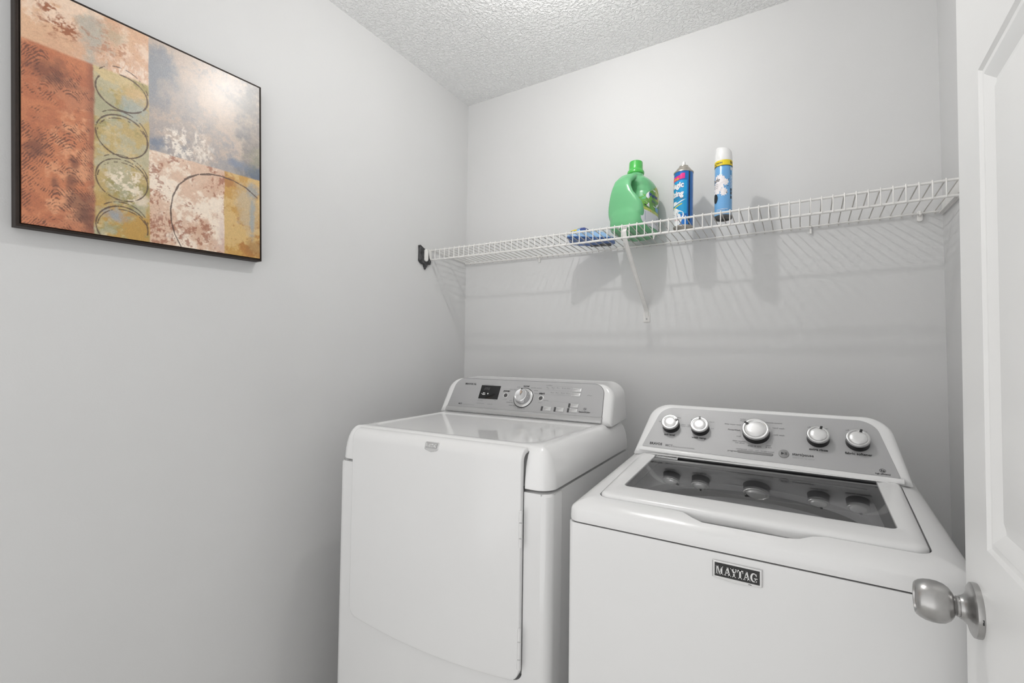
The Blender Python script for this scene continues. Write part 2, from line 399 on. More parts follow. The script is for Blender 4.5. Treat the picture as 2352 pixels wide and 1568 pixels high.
# end bracket on the right wall
m = MB()
xb = xr(1.66)
pl = outline(rect(-0.285, -0.012, 1.628, 1.672), [0.004] * 4, 4)
m.loft([[(xb - d, y, z - SHZ) for y, z in pl] for d in (0.0002, 0.0035, 0.0045)])
m.box((xb - 0.012, -0.28, 1.632 - SHZ), (xb - 0.002, -0.02, 1.6365 - SHZ))
m.build('end_bracket', M_wire, shelf)
# left end bracket: white oval stub
m = MB()
pl = outline(rect(-0.0095, 0.0095, -0.0275, 0.0275), [0.009] * 4, 6)
m.loft([[(d, -0.3085 + u * s_, 1.6275 + v * s_ - SHZ) for u, v in pl] for d, s_ in ((0.0005, 1), (0.018, 1), (0.021, 0.85))])
pl = outline(rect(-0.010, 0.010, -0.0235, 0.0225), [0.002] * 4, 4)
m.loft([[(d, -0.2745 + u, 1.6365 + v - SHZ) for u, v in pl] for d in (0.0005, 0.007, 0.008)])
m.build('end_bracket', M_wire, shelf)
# torn dark patch where the end bracket pulled the wall surface off
pts = [(-0.345, 1.6665), (-0.337, 1.669), (-0.327, 1.664), (-0.309, 1.6565), (-0.2975, 1.6575), (-0.2885, 1.655), (-0.286, 1.640), (-0.281, 1.620), (-0.2685, 1.604), (-0.2715, 1.592), (-0.281, 1.590), (-0.2885, 1.588), (-0.2965, 1.576), (-0.3045, 1.5655), (-0.311, 1.579), (-0.314, 1.587), (-0.326, 1.5875), (-0.338, 1.594), (-0.3445, 1.600), (-0.3435, 1.64)]
m = MB()
cy = sum(p[0] for p in pts) / len(pts); cz = sum(p[1] for p in pts) / len(pts)
def jag(d, s_): return [(d, cy + (p[0] - cy) * s_, cz + (p[1] - cz) * s_) for p in pts]
m.loft([jag(0.0003, 1.0), jag(0.008, 1.0), jag(0.0125, 0.9)])
tp = m.build('wall_patch', M_torn, smooth=20)
tp['label'] = 'jagged dark grey torn patch on the left wall at the end of the wire shelf'; tp['category'] = 'wall damage'

# ================================================================== ITEMS ON THE SHELF
TILT = -math.atan((SZ - 1.6455) / 0.266)
def deck(x, y): return dz(y) + sag(x) + 0.0026
# ---- green detergent bottle: long axis along y, handle end towards -y, labelled side +x
bx, by = 0.886, -0.122
bz = deck(bx, by) + 0.0016
bot = thing('detergent_bottle', 'large green laundry detergent bottle with handle on the wire shelf', 'bottle', (bx, by, bz), math.radians(-11))
def sup(hx, y0, y1, z, n=64, p=3.2):
    out = []
    yc, hy = (y0 + y1) / 2, (y1 - y0) / 2
    for k in range(n):
        a = 2 * PI * k / n; c, s = math.cos(a), math.sin(a)
        out.append((hx * math.copysign(abs(c) ** (2 / p), c), yc + hy * math.copysign(abs(s) ** (2 / p), s), z))
    return out
m = MB()
#      z      hx     y0      y1     p
secs = [(0.000, 0.054, -0.077, 0.075, 3.2), (0.003, 0.062, -0.086, 0.084, 3.4), (0.010, 0.0675, -0.092, 0.090, 3.6), (0.030, 0.0705, -0.095, 0.093, 3.6), (0.060, 0.0710, -0.095, 0.094, 3.5),
        (0.085, 0.0705, -0.092, 0.094, 3.4), (0.100, 0.0700, -0.084, 0.094, 3.3), (0.112, 0.0695, -0.062, 0.094, 3.2), (0.122, 0.069, -0.044, 0.094, 3.1), (0.135, 0.0685, -0.032, 0.094, 3.0), (0.160, 0.067, -0.025, 0.093, 3.0),
        (0.180, 0.0645, -0.027, 0.091, 2.9), (0.196, 0.060, -0.038, 0.087, 2.7), (0.207, 0.054, -0.040, 0.079, 2.5), (0.216, 0.046, -0.038, 0.067, 2.3), (0.223, 0.037, -0.034, 0.051, 2.1), (0.229, 0.0300, -0.0295, 0.036, 2.0), (0.234, 0.0280, -0.0280, 0.029, 2.0), (0.247, 0.0275, -0.0275, 0.0275, 2.0)]
m.loft([sup(hx, y0, y1, z, 64, p) for z, hx, y0, y1, p in secs])
# handle: broad arch from the shoulder out and down to the belly, leaving a hand hole
hnd = [(-0.012, 0.222, 0.026, 0.012), (-0.032, 0.217, 0.030, 0.0145), (-0.054, 0.206, 0.032, 0.0150), (-0.071, 0.188, 0.034, 0.0140), (-0.081, 0.165, 0.038, 0.0130), (-0.083, 0.142, 0.046, 0.0130), (-0.080, 0.120, 0.057, 0.0150), (-0.076, 0.102, 0.066, 0.0180), (-0.0705, 0.086, 0.0695, 0.0230), (-0.066, 0.070, 0.070, 0.0270), (-0.060, 0.055, 0.068, 0.0270)]
rings = []
for k, (y, z, hx, th) in enumerate(hnd):
    a_ = hnd[max(k - 1, 0)]; b_ = hnd[min(k + 1, len(hnd) - 1)]; d = Vector((0, b_[0] - a_[0], b_[1] - a_[1])).normalized(); nn = Vector((0, -d.z, d.y))
    rings.append([Vector((-0.012 * min(1, max(0, (z - .10) / .05)) * (1 if z < .2 else .5) + hx * math.copysign(abs(math.cos(q)) ** .75, math.cos(q)), y, z)) + nn * th * math.copysign(abs(math.sin(q)) ** .85, math.sin(q)) for q in [2 * PI * i / 28 for i in range(28)]])
m.loft(rings)
body = m.build('bottle_body', M_green, bot, smooth=60)
md = body.modifiers.new('union', 'REMESH'); md.mode = 'VOXEL'; md.voxel_size = 0.0026; md.use_smooth_shade = True
md = body.modifiers.new('soften', 'SMOOTH'); md.factor = 0.5; md.iterations = 9
m = MB()
prof = [(0.0290, 0.0), (0.0312, 0.002), (0.0318, 0.008), (0.0305, 0.012), (0.0268, 0.016), (0.0260, 0.020), (0.0252, 0.045), (0.0240, 0.0485), (0.0215, 0.050), (0.001, 0.050)]
m.lathe([(r, 0.236 + h) for r, h in prof], 40); m.build('cap', M_gcap, bot)
# label on +x side, follows the body section
def bsec(z):
    for a, b in zip(secs, secs[1:]):
        if a[0] <= z <= b[0]:
            t = (z - a[0]) / (b[0] - a[0]); return [a[i] + (b[i] - a[i]) * t for i in range(5)]
    return secs[-1]
def bsurf(y, z, off=0.0008):
    _, hx, y0, y1, p = bsec(z); yc, hy = (y0 + y1) / 2, (y1 - y0) / 2
    t = min(1, abs((y - yc) / hy)); return (hx * max(0, 1 - t ** p) ** (1 / p) + off, y, z)
def label_patch(mb, z0, z1, yl, yr, nz=14, ny=10, off=0.0008):
    vs, fs = [], []
    for i in range(nz + 1):
        z = z0 + (z1 - z0) * i / nz; a, b = yl(z), yr(z)
        for j in range(ny + 1): vs.append(bsurf(a + (b - a) * j / ny, z, off))
    for i in range(nz):
        for j in range(ny): k = i * (ny + 1) + j; fs.append((k, k + 1, k + ny + 2, k + ny + 1))
    mb.add(vs, fs)
def ledge(z):          # curved front boundary of the label
    t = (z - 0.022) / 0.173
    return -0.072 + 0.012 * (2 * t - 0.55) ** 2 + max(0, t - 0.45) ** 1.35 * 0.235
m = MB()
m.cur = 0; label_patch(m, 0.085, 0.192, lambda z: ledge(z), lambda z: 0.080)
m.cur = 1; label_patch(m, 0.128, 0.196, lambda z: max(ledge(z), 0.028), lambda z: 0.081, off=0.0010)
m.cur = 1; label_patch(m, 0.074, 0.086, lambda z: ledge(z) - 0.001, lambda z: 0.080, nz=3)
m.cur = 2; label_patch(m, 0.022, 0.075, lambda z: ledge(z) + max(0, 0.034 - z) * 1.2, lambda z: 0.080, nz=6)
lab = m.build('side_label', [M_glabel, M_ylabel, M_wlabel], bot, smooth=60)
m = MB()
pl = [(0.020 + 0.036 * math.cos(a) * (1 + .1 * math.cos(2 * a)), 0.134 + 0.034 * math.sin(a)) for a in [2 * PI * k / 28 for k in range(28)]]
m.cur = 0; m.add([bsurf(y, z, 0.0013) for y, z in pl], [tuple(range(28))])
m.cur = 1; put_text(m, 'Purex', -0.010, 0.136, 0.016, lambda p: bsurf(p[0], p[1], 0.0016), bold=0.035, shear=0.1)
put_text(m, '4 in 1', 0.000, 0.116, 0.010, lambda p: bsurf(p[0], p[1], 0.0016), bold=0.02)
m.cur = 0; m.add([bsurf(y, z, 0.0013) for y, z in ((-0.040, 0.092), (-0.022, 0.090), (-0.022, 0.106), (-0.040, 0.108))], [(0, 1, 2, 3)])
m.cur = 2; m.add([bsurf(y, z, 0.0013) for y, z in ((-0.053, 0.092), (-0.042, 0.092), (-0.042, 0.106), (-0.053, 0.107))], [(0, 1, 2, 3)])
m.cur = 3; m.add([bsurf(y, z, 0.0013) for y, z in ((0.024, 0.088), (0.050, 0.086), (0.050, 0.104), (0.024, 0.104))], [(0, 1, 2, 3)])
for k in range(7):
    z = 0.066 - k * 0.0046
    m.cur = 1; m.add([bsurf(y, zz, 0.0013) for y, zz in ((-0.052, z), (0.045, z - 0.004), (0.045, z - 0.0022), (-0.052, z + 0.0018))], [(0, 1, 2, 3)])
m.cur = 4
for k in range(2):
    z = 0.0815 - k * 0.004; m.add([bsurf(y, zz, 0.0015) for y, zz in ((-0.062, z), (-0.01, z - 0.002), (-0.01, z - 0.0005), (-0.062, z + 0.0015))], [(0, 1, 2, 3)])
m.build('label_print', [M_wlabel, M_navy, M_black, M_sky, M_red], lab, smooth=0)

bot.rotation_euler[0] = TILT
# ---- blue starch spray can
cx, cyy = 1.068, -0.142
c1 = thing('spray_can', 'dark blue starch spray can with exposed white nozzle on the wire shelf', 'spray can', (cx, cyy, deck(cx, cyy)), math.radians(0))
c1.rotation_euler[0] = TILT
r = 0.0325
m = MB(); m.lathe([(0.029, 0.004), (0.031, 0.0), (0.0335, 0.0005), (0.0338, 0.004), (0.0325, 0.006)], 40); m.build('base_rim', M_tin, c1)
m = MB(); m.lathe([(r, 0.006), (r, 0.198)], 48, cap0=True, cap1=True); cb = m.build('can_body', M_can1, c1)
m = MB(); m.lathe([(0.0322, 0.1975), (0.0338, 0.1985), (0.0338, 0.2025), (0.0322, 0.2035), (0.0295, 0.2045), (0.0250, 0.2130), (0.0195, 0.2200), (0.0165, 0.2225), (0.0160, 0.2255), (0.0145, 0.2268), (0.0120, 0.2262), (0.0090, 0.2250)], 40); m.build('dome', M_tin, c1)
m = MB(); m.lathe([(0.0045, 0.2245), (0.0062, 0.2262), (0.0064, 0.2330), (0.0056, 0.2420), (0.0050, 0.2430), (0.001, 0.2432)], 20)
nz = m.build('nozzle', M_plast, c1)
m = MB(); m.lathe([(0.0011, 0.0), (0.0011, 0.0005)], 8, lambda p: (0.0047 + p[2] * 0 + 0.0008, -0.0035 + p[0], 0.2375 + p[1])); m.build('spray_hole', M_black, nz)
# camera-facing angle on can: camera is towards (+x,-y); angle measured from -y axis, + to the right
def cyl(rad, off, a0):
    return lambda p: ((rad + off) * math.sin(a0 + p[0] / rad), -(rad + off) * math.cos(a0 + p[0] / rad), p[1])
A1 = math.radians(12)      # towards the camera
def patch(mb, T, pts): mb.add([T(p) for p in pts], [tuple(range(len(pts)))])
def gridpatch(mb, T, x0, x1, z0, z1, n=12):
    vs = []; fs = []
    for j in range(2):
        for i in range(n + 1): vs.append(T((x0 + (x1 - x0) * i / n, z0 if j == 0 else z1)))
    for i in range(n): fs.append((i, i + 1, n + 2 + i, n + 1 + i))
    mb.add(vs, fs)
T = cyl(r, 0.0004, A1); T2 = cyl(r, 0.0008, A1)
m = MB()
m.cur = 0; gridpatch(m, T, -0.060, 0.012, 0.045, 0.165, 16)
m.cur = 1
vs = [T2(p) for p in ((-0.048, 0.165), (-0.036, 0.1655), (-0.024, 0.166), (-0.012, 0.169), (-0.004, 0.170), (0.004, 0.1705), (0.0045, 0.190), (-0.004, 0.1905), (-0.0105, 0.1885), (-0.0105, 0.1845), (-0.024, 0.1825), (-0.036, 0.181), (-0.048, 0.180))]
m.add(vs, [(0, 1, 11, 12), (1, 2, 10, 11), (2, 3, 9, 10), (3, 4, 7, 8), (3, 8, 9), (4, 5, 6, 7)])
T3 = cyl(r, 0.0012, A1)
m.cur = 2; put_text(m, 'Ready', -0.014, 0.169, 0.008, T3, bold=0.02, align='r', shear=0.2)
for nm, zz in (('Magic', 0.140), ('Sizing', 0.109)):
    m.cur = 3; put_text(m, nm, 0.001, zz, 0.020, T2, bold=0.09, align='r', shear=0.05, w=0.056)
    m.cur = 4; put_text(m, nm, 0.001, zz, 0.020, T3, bold=0.05, align='r', shear=0.05, w=0.055)
m.cur = 5; put_text(m, 'FABRIC CARE', 0.0, 0.098, 0.004, T3, align='r')
m.cur = 4; m.add([T3(p) for p in ((-0.040, 0.078), (-0.030, 0.077), (-0.018, 0.082), (-0.006, 0.0885), (0.008, 0.097), (-0.006, 0.0925), (-0.018, 0.0865), (-0.024, 0.0865), (-0.024, 0.091), (-0.036, 0.092), (-0.040, 0.088))], [(0, 1, 2, 7, 8, 9, 10), (2, 3, 6, 7), (3, 4, 5, 6)])
m.cur = 2; m.add([T3(p) for p in ((-0.040, 0.066), (-0.028, 0.070), (-0.016, 0.0745), (-0.004, 0.079), (-0.004, 0.0825), (-0.016, 0.078), (-0.028, 0.0735), (-0.040, 0.0695))], [(0, 1, 6, 7), (1, 2, 5, 6), (2, 3, 4, 5)])
# shirt picture
m.cur = 4
sh = []
for k in range(36):
    a = 2 * PI * k / 36; rr_ = 1 + 0.07 * math.sin(5 * a) + 0.05 * math.sin(3 * a + 1); sh.append((-0.030 + 0.030 * math.cos(a) * rr_, 0.034 + 0.033 * math.sin(a) * rr_))
cxm = (-0.030, 0.034); vs = [T2(p) for p in sh] + [T2((cxm[0] + (p[0] - cxm[0]) * .5, cxm[1] + (p[1] - cxm[1]) * .5)) for p in sh] + [T2(cxm)]
fs = [(i, (i + 1) % 36, 36 + (i + 1) % 36, 36 + i) for i in range(36)] + [(36 + i, 36 + (i + 1) % 36, 72) for i in range(36)]
m.add(vs, fs)
m.cur = 5
for seg in (((-0.036, 0.062), (-0.022, 0.046)), ((-0.015, 0.060), (-0.024, 0.046)), ((-0.023, 0.047), (-0.020, 0.020)), ((-0.040, 0.048), (-0.030, 0.040))):
    (xa, za), (xb_, zb_) = seg; m.add([T3((xa, za)), T3((xb_, zb_)), T3((xb_ + 0.0012, zb_ + 0.0006)), T3((xa + 0.0012, za + 0.0006))], [(0, 1, 2, 3)])
m.cur = 6; put_text(m, 'crisp', -0.016, 0.022, 0.006, T3, align='r', shear=0.3)
m.build('can_label', [M_can1l, M_pink, M_yell, M_navy, M_wlabel, M_grey, M_red], cb, smooth=60)
m = MB(); gridpatch(m, cyl(r, 0.0006, A1), 0.0180, 0.0225, 0.006, 0.198, 2); m.build('can_seam', M_seam, cb, smooth=60)

# ---- pale blue air freshener can
cx2, cy2 = 1.205, -0.188
c2 = thing('air_freshener_can', 'pale blue air freshener can with white cap and flower print on the wire shelf', 'spray can', (cx2, cy2, deck(cx2, cy2)))
c2.rotation_euler[0] = TILT
r2 = 0.0268
m = MB(); m.lathe([(0.022, 0.004), (0.0245, 0.0), (0.0265, 0.0005), (0.0272, 0.004), (0.0272, 0.0085), (r2, 0.009)], 40); m.build('base_rim', M_canbase, c2)
m = MB(); m.lathe([(r2, 0.009), (r2, 0.186), (0.0255, 0.1905)], 48); cb2 = m.build('can_body', M_can2, c2)
m = MB()
prof = [(0.0268, 0.190), (0.0272, 0.194), (0.0272, 0.206), (0.0262, 0.218)]
n = 40; rings = []
for rr_, h in prof: rings.append([(rr_ * math.cos(2 * PI * k / n), rr_ * math.sin(2 * PI * k / n), h) for k in range(n)])
for rr_, h0, tl in ((0.0250, 0.228, 0.15), (0.0236, 0.234, 0.24), (0.0215, 0.237, 0.26), (0.0205, 0.2365, 0.26), (0.0195, 0.230, 0.20), (0.002, 0.228, 0.2)):
    rings.append([(rr_ * math.cos(2 * PI * k / n), rr_ * math.sin(2 * PI * k / n), h0 - tl * rr_ * math.cos(2 * PI * k / n)) for k in range(n)])
m.loft(rings); m.build('cap', M_plast, c2)
m = MB(); gridpatch(m, cyl(r2, 0.0007, 0), -PI * r2, PI * r2, 0.174, 0.192, 48)
m.build('yellow_band', M_yell, cb2, smooth=60)
A2 = math.radians(10)
T = cyl(r2, 0.0004, A2); T2 = cyl(r2, 0.0011, A2)
m = MB()
m.cur = 0; gridpatch(m, cyl(r2, 0.0012, A2), -0.045, 0.045, 0.1725, 0.1742, 20)
m.cur = 0; put_text(m, 'ACTION', -0.036, 0.180, 0.006, T2, bold=0.03); put_text(m, '2X', 0.020, 0.180, 0.007, T2, bold=0.04)
m.cur = 0; gridpatch(m, T2, -0.036, -0.022, 0.1755, 0.1775, 4)
# flower cloud: radial petals
for (fx, fz, R0, ph, npet) in ((-0.016, 0.116, 0.0285, 0.3, 9), (-0.012, 0.128, 0.019, 1.0, 11), (0.000, 0.085, 0.0155, 2.0, 10), (0.006, 0.117, 0.0125, .5, 7), (-0.024, 0.096, 0.022, .9, 8)):
    N_ = 54; m.cur = 1
    ring = []
    for k in range(N_):
        a = 2 * PI * k / N_; q = R0 * (0.86 + 0.14 * math.cos(npet * a + ph) + 0.05 * math.sin(3 * a + ph)); ring.append((fx + q * math.cos(a) * 0.8, fz + q * math.sin(a)))
    vs = [T(p) for p in ring] + [T((fx + (p[0] - fx) * .5, fz + (p[1] - fz) * .5)) for p in ring] + [T((fx, fz))]
    m.add(vs, [(i, (i + 1) % N_, N_ + (i + 1) % N_, N_ + i) for i in range(N_)] + [(N_ + i, N_ + (i + 1) % N_, 2 * N_) for i in range(N_)])
T3 = cyl(r2, 0.0008, A2)
m.cur = 0; put_text(m, 'Glade', -0.012, 0.121, 0.013, T2, align='r', shear=0.35)
for zz in (0.112, 0.106, 0.100): gridpatch(m, T2, -0.034, -0.018, zz, zz + 0.0007, 3)
ov = [(-0.028 + 0.009 * math.cos(2 * PI * k / 20), 0.066 + 0.016 * math.sin(2 * PI * k / 20)) for k in range(20)]
m.cur = 0; m.add([T2(p) for p in ov], [tuple(range(20))])
for (px_, pz_) in ((0.006, 0.080), (0.010, 0.102), (0.012, 0.124)):
    m.cur = 0; m.add([T2(p) for p in ((px_, pz_), (px_ + 0.004, pz_ + 0.001), (px_ + 0.005, pz_ + 0.0035), (px_ + 0.001, pz_ + 0.002))], [(0, 1, 2, 3)])
m.cur = 0
for zz in (0.062, 0.076, 0.088): gridpatch(m, T2, 0.0225, 0.0285, zz, zz + (0.010 if zz < 0.085 else 0.008), 3)
m.cur = 2; gridpatch(m, T2, 0.0225, 0.0295, 0.144, 0.156, 3)
m.cur = 3; gridpatch(m, T2, 0.0215, 0.0285, 0.158, 0.168, 3)
for k in range(9): gridpatch(m, T2, 0.020, 0.028, 0.098 + k * 0.005, 0.0992 + k * 0.005, 2)
gridpatch(m, T2, -0.022, 0.012, 0.026, 0.0272, 6); gridpatch(m, T2, -0.022, 0.004, 0.022, 0.0228, 6)
m.build('can_label', [M_ink, M_flower, M_sky, M_wlabel], cb2, smooth=60)

# ---- blue refill pouch lying flat on the deck
px0, py0 = 0.711, -0.110
pz0 = deck(px0, py0) + 0.0010
po = thing('refill_pouch', 'crumpled blue refill pouch lying flat on the wire shelf beside the green bottle', 'pouch', (px0, py0, pz0), math.radians(17))
po.rotation_euler[0] = TILT
NX, NY = 30, 22
def pouch_pt(i, j, top):
    a, b = i / NX * 2 - 1, j / NY * 2 - 1
    wy = 0.064 * (1 - 0.28 * max(0, a) ** 2 - 0.10 * max(0, -a) ** 3)
    x = 0.090 * a; y = wy * b + 0.014 * math.sin(2.2 * a + .6) * 1.0 + (0.02 if a > 0.6 else 0) * (a - .6)
    e = max(0, (1 - abs(a) ** 3.2)) ** .6 * max(0, (1 - abs(b) ** 2.6)) ** .6
    wr = 0.004 * math.sin(9 * a + 4 * b) * e + 0.003 * math.sin(14 * b - 6 * a + 1) * e
    z = 0.006 + (0.038 * e * (1 - .45 * a) + wr if top else -0.005 * min(1, e * 3))
    return (x, y, z)
m = MB()
for top in (True, False):
    vs = [pouch_pt(i, j, top) for j in range(NY + 1) for i in range(NX + 1)]
    fs = [(j * (NX + 1) + i, j * (NX + 1) + i + 1, (j + 1) * (NX + 1) + i + 1, (j + 1) * (NX + 1) + i) for j in range(NY) for i in range(NX)]
    m.cur = 1 if top else 0; m.add(vs, fs)
pb = m.build('pouch_film', [M_pouch, M_pouchl], po, smooth=80)
def ppatch(mb, i0, i1, j0, j1, off=0.0008):
    vs = []; I = range(i0, i1 + 1); J = range(j0, j1 + 1)
    for j in J:
        for i in I: p = pouch_pt(i, j, True); vs.append((p[0], p[1] - off * .5, p[2] + off))
    w = len(I); mb.add(vs, [(b * w + a, b * w + a + 1, (b + 1) * w + a + 1, (b + 1) * w + a) for b in range(len(J) - 1) for a in range(w - 1)])
m = MB()
m.cur = 0; ppatch(m, 8, 15, 3, 14); m.cur = 1; ppatch(m, 2, 6, 2, 5, .001); ppatch(m, 3, 7, 8, 9, .001)
m.cur = 2; ppatch(m, 10, 11, 5, 9, .0014); ppatch(m, 13, 14, 5, 9, .0014); ppatch(m, 18, 19, 3, 10, .001); ppatch(m, 21, 22, 3, 7, .001); ppatch(m, 3, 6, 11, 13, .001)
m.cur = 3; ppatch(m, 8, 14, 1, 2, .001)
m.build('pouch_print', [M_navy, M_yell, M_wlabel, M_pink], pb, smooth=80)
m = MB()       # folded grey tail under the pouch
m.box((0.030, 0.030, 0.0006), (0.074, 0.072, 0.0022)); m.box((-0.01, 0.045, 0.0004), (0.035, 0.072, 0.0016)); m.build('folded_seal', M_dark, po, smooth=0)
#@@PART2
# ================================================================== PAINTING ON THE LEFT WALL
pw_, ph_ = 0.509, 0.513
art = thing('wall_art', 'square abstract painting in rust, olive and grey blue hanging crooked on the left wall', 'painting', (0.0, -1.329, 1.721))
art.rotation_euler = (0.033, 0, 0)
m = MB()
a, b = pw_ / 2 + 0.008, ph_ / 2 + 0.007
pr_ = [(0.003, 0, 0), (0.031, 0, 0), (0.0335, 0.001, 0.001), (0.0340, 0.0025, 0.0025), (0.0335, 0.0055, 0.0055), (0.026, 0.0062, 0.0062)]
m.loft([[(x, -a + i, -b + j), (x, a - i, -b + j), (x, a - i, b - j), (x, -a + i, b - j)] for x, i, j in pr_])
m.build('frame', M_frame, art, smooth=20)
G = 421
def vnoise(n, fx, fy, seed):
    r_ = np.random.default_rng(seed); gx, gy = int(fx) + 2, int(fy) + 2; g = r_.random((gy, gx))
    x = np.linspace(0, fx - 1e-6, n); y = np.linspace(0, fy - 1e-6, n)
    xi, yi = x.astype(int), y.astype(int); xf, yf = x - xi, y - yi; xf = xf * xf * (3 - 2 * xf); yf = yf * yf * (3 - 2 * yf)
    A = g[np.ix_(yi, xi)]; B = g[np.ix_(yi, xi + 1)]; C = g[np.ix_(yi + 1, xi)]; D = g[np.ix_(yi + 1, xi + 1)]
    return (A * (1 - xf) + B * xf) * (1 - yf)[:, None] + (C * (1 - xf) + D * xf) * yf[:, None]
def fbm(seed, fx=5, fy=5, oc=6, gain=0.74):
    t = 0; s_ = 0; a_ = 1
    for o in range(oc): t = t + a_ * vnoise(G, fx * 2 ** o, fy * 2 ** o, seed + o * 17); s_ += a_; a_ *= gain
    t = t / s_
    return np.clip((t - t.mean()) / (t.std() * 4) + 0.5, 0, 1)
def lin(*c): return np.array([((x / 255) / 12.92 if x / 255 < .04 else ((x / 255 + .055) / 1.055) ** 2.4) for x in c])
def sst(e0, e1, x): t = np.clip((x - e0) / (e1 - e0), 0, 1); return t * t * (3 - 2 * t)
U, V = np.meshgrid(np.linspace(0, 1, G), np.linspace(0, 1, G))
img = np.zeros((G, G, 3))
def mixc(base, col, k): return base * (1 - k[..., None]) + np.array(col)[None, None, :] * k[..., None]
def blob(u, v, ru, rv, seed, soft=.5):
    d = np.sqrt(((U - u) / ru) ** 2 + ((V - v) / rv) ** 2) + (fbm(seed, 8, 8) - .5) * 1.3; return 1 - sst(.25, 1.35, d)
n1, n2, n3, n4, n5, n6 = [fbm(s_ * 101, 5, 5) for s_ in range(1, 7)]
fine = fbm(777, 60, 60, 3); fine2 = fbm(909, 90, 40, 3)
# grey blue field
gb = np.zeros((G, G, 3)) + lin(166, 155, 149)
gb = mixc(gb, lin(186, 168, 154), sst(.45, .75, n1)); gb = mixc(gb, lin(142, 142, 146), sst(.5, .8, n2) * .6)
gb = mixc(gb, lin(118, 127, 142), blob(.47, .49, .10, .10, 11)); gb = mixc(gb, lin(112, 112, 112), blob(.97, .70, .14, .34, 12) * .8)
gb = mixc(gb, lin(96, 106, 122), blob(.98, .48, .10, .05, 13)); gb = mixc(gb, lin(140, 140, 112), blob(.99, .58, .06, .10, 14) * .7)
gb = mixc(gb, lin(130, 135, 142), blob(.49, .86, .07, .20, 15) * .8); gb = mixc(gb, lin(124, 132, 148), blob(.85, .52, .06, .03, 16))
gb = mixc(gb, lin(232, 222, 210), blob(.60, .52, .07, .09, 17) * sst(.38, .78, fine)); gb = mixc(gb, lin(228, 218, 206), blob(.69, .55, .05, .09, 18) * sst(.38, .78, fine2))
gb = mixc(gb, lin(196, 176, 160), blob(.75, .8, .2, .15, 19) * .5)
# peach top band
pe = np.zeros((G, G, 3)) + lin(214, 172, 138)
pe = mixc(pe, lin(228, 200, 176), sst(.4, .7, n3)); pe = mixc(pe, lin(206, 160, 128), sst(.55, .8, n4) * .7)
pe = mixc(pe, lin(166, 168, 158), blob(.235, .86, .05, .14, 21) * .75); pe = mixc(pe, lin(160, 156, 130), blob(.30, .93, .06, .05, 22) * .5)
pe = mixc(pe, lin(150, 86, 48), np.maximum(np.maximum(blob(.08, .935, .05, .05, 23), blob(.13, .87, .07, .05, 24)), blob(.21, .885, .05, .035, 25)) * sst(.38, .78, fine))
pe = mixc(pe, lin(176, 118, 84), blob(.33, .87, .10, .07, 26) * sst(.56, .66, fine) * .7); pe = mixc(pe, lin(238, 222, 206), blob(.38, .80, .12, .05, 27) * sst(.38, .78, fine2) * .7)
# rust column with combed chevrons
ru = np.zeros((G, G, 3)) + lin(192, 118, 78)
ru = mixc(ru, lin(212, 148, 108), sst(.48, .75, n5)); ru = mixc(ru, lin(166, 92, 58), sst(.5, .8, n6) * .6)
cell = np.floor(V * 3.2 + 0.6 * n1); cxx = .11 + .05 * np.sin(cell * 2.1)
ang = np.abs(U - cxx) * 1.15
ph2 = (V + np.sqrt(ang * ang + .0003) * 1.2 + .022 * (n2 - .5)) * 430 + 1.5 * n3
comb = sst(.25, .85, np.sin(ph2) + (fine - .5) * 2.6) * sst(.40, .62, fbm(313, 7, 9, 4))
ru = mixc(ru, lin(98, 52, 32), comb * .85)
for (u_, v_, a_, b_, s_) in ((.17, .30, .02, .03, 31), (.10, .20, .015, .05, 32), (.19, .12, .04, .09, 33), (.05, .66, .10, .05, 34), (.03, .33, .04, .06, 35), (.15, .22, .02, .05, 36), (.20, .06, .03, .05, 37)):
    ru = mixc(ru, lin(92, 50, 36), blob(u_, v_, a_, b_, s_) * .65)
ru = mixc(ru, lin(120, 62, 42), sst(.195, .232, U) * .55)
# olive column
ol = np.zeros((G, G, 3)) + lin(184, 160, 104)
ol = mixc(ol, lin(156, 142, 84), sst(.45, .75, n2)); ol = mixc(ol, lin(204, 182, 134), sst(.5, .8, n4)); ol = mixc(ol, lin(172, 172, 150), sst(.55, .8, n6) * .6)
ol = mixc(ol, lin(182, 142, 66), (1 - sst(.10, .24, V)) * sst(.35, .6, n1)); ol = mixc(ol, lin(228, 214, 192), blob(.34, .27, .09, .08, 41) * sst(.38, .78, fine)); ol = mixc(ol, lin(146, 156, 166), blob(.31, .095, .06, .035, 42) * .85)
ol = mixc(ol, lin(150, 170, 176), blob(.38, .62, .05, .05, 43) * .6); ol = mixc(ol, lin(214, 178, 130), blob(.40, .70, .05, .05, 44) * .6); ol = mixc(ol, lin(226, 210, 190), blob(.42, .19, .03, .03, 45) * .8)
# pale pink lower field
pk = np.zeros((G, G, 3)) + lin(214, 182, 158)
pk = mixc(pk, lin(236, 220, 202), sst(.42, .68, n5)); pk = mixc(pk, lin(200, 160, 134), sst(.5, .8, n3) * .7)
pk = mixc(pk, lin(150, 84, 52), np.clip(sst(.60, .72, fbm(515, 9, 9, 5)) * sst(.36, .74, fine), 0, 1) * .75)
pk = mixc(pk, lin(140, 72, 44), np.maximum(blob(.50, .10, .08, .05, 51), blob(.57, .05, .05, .04, 52)) * sst(.38, .78, fine2) * .7)
pk = mixc(pk, lin(200, 172, 166), blob(.79, .12, .04, .16, 53) * .5); pk = mixc(pk, lin(160, 96, 66), blob(.80, .23, .02, .12, 54) * sst(.38, .78, fine) * .8)
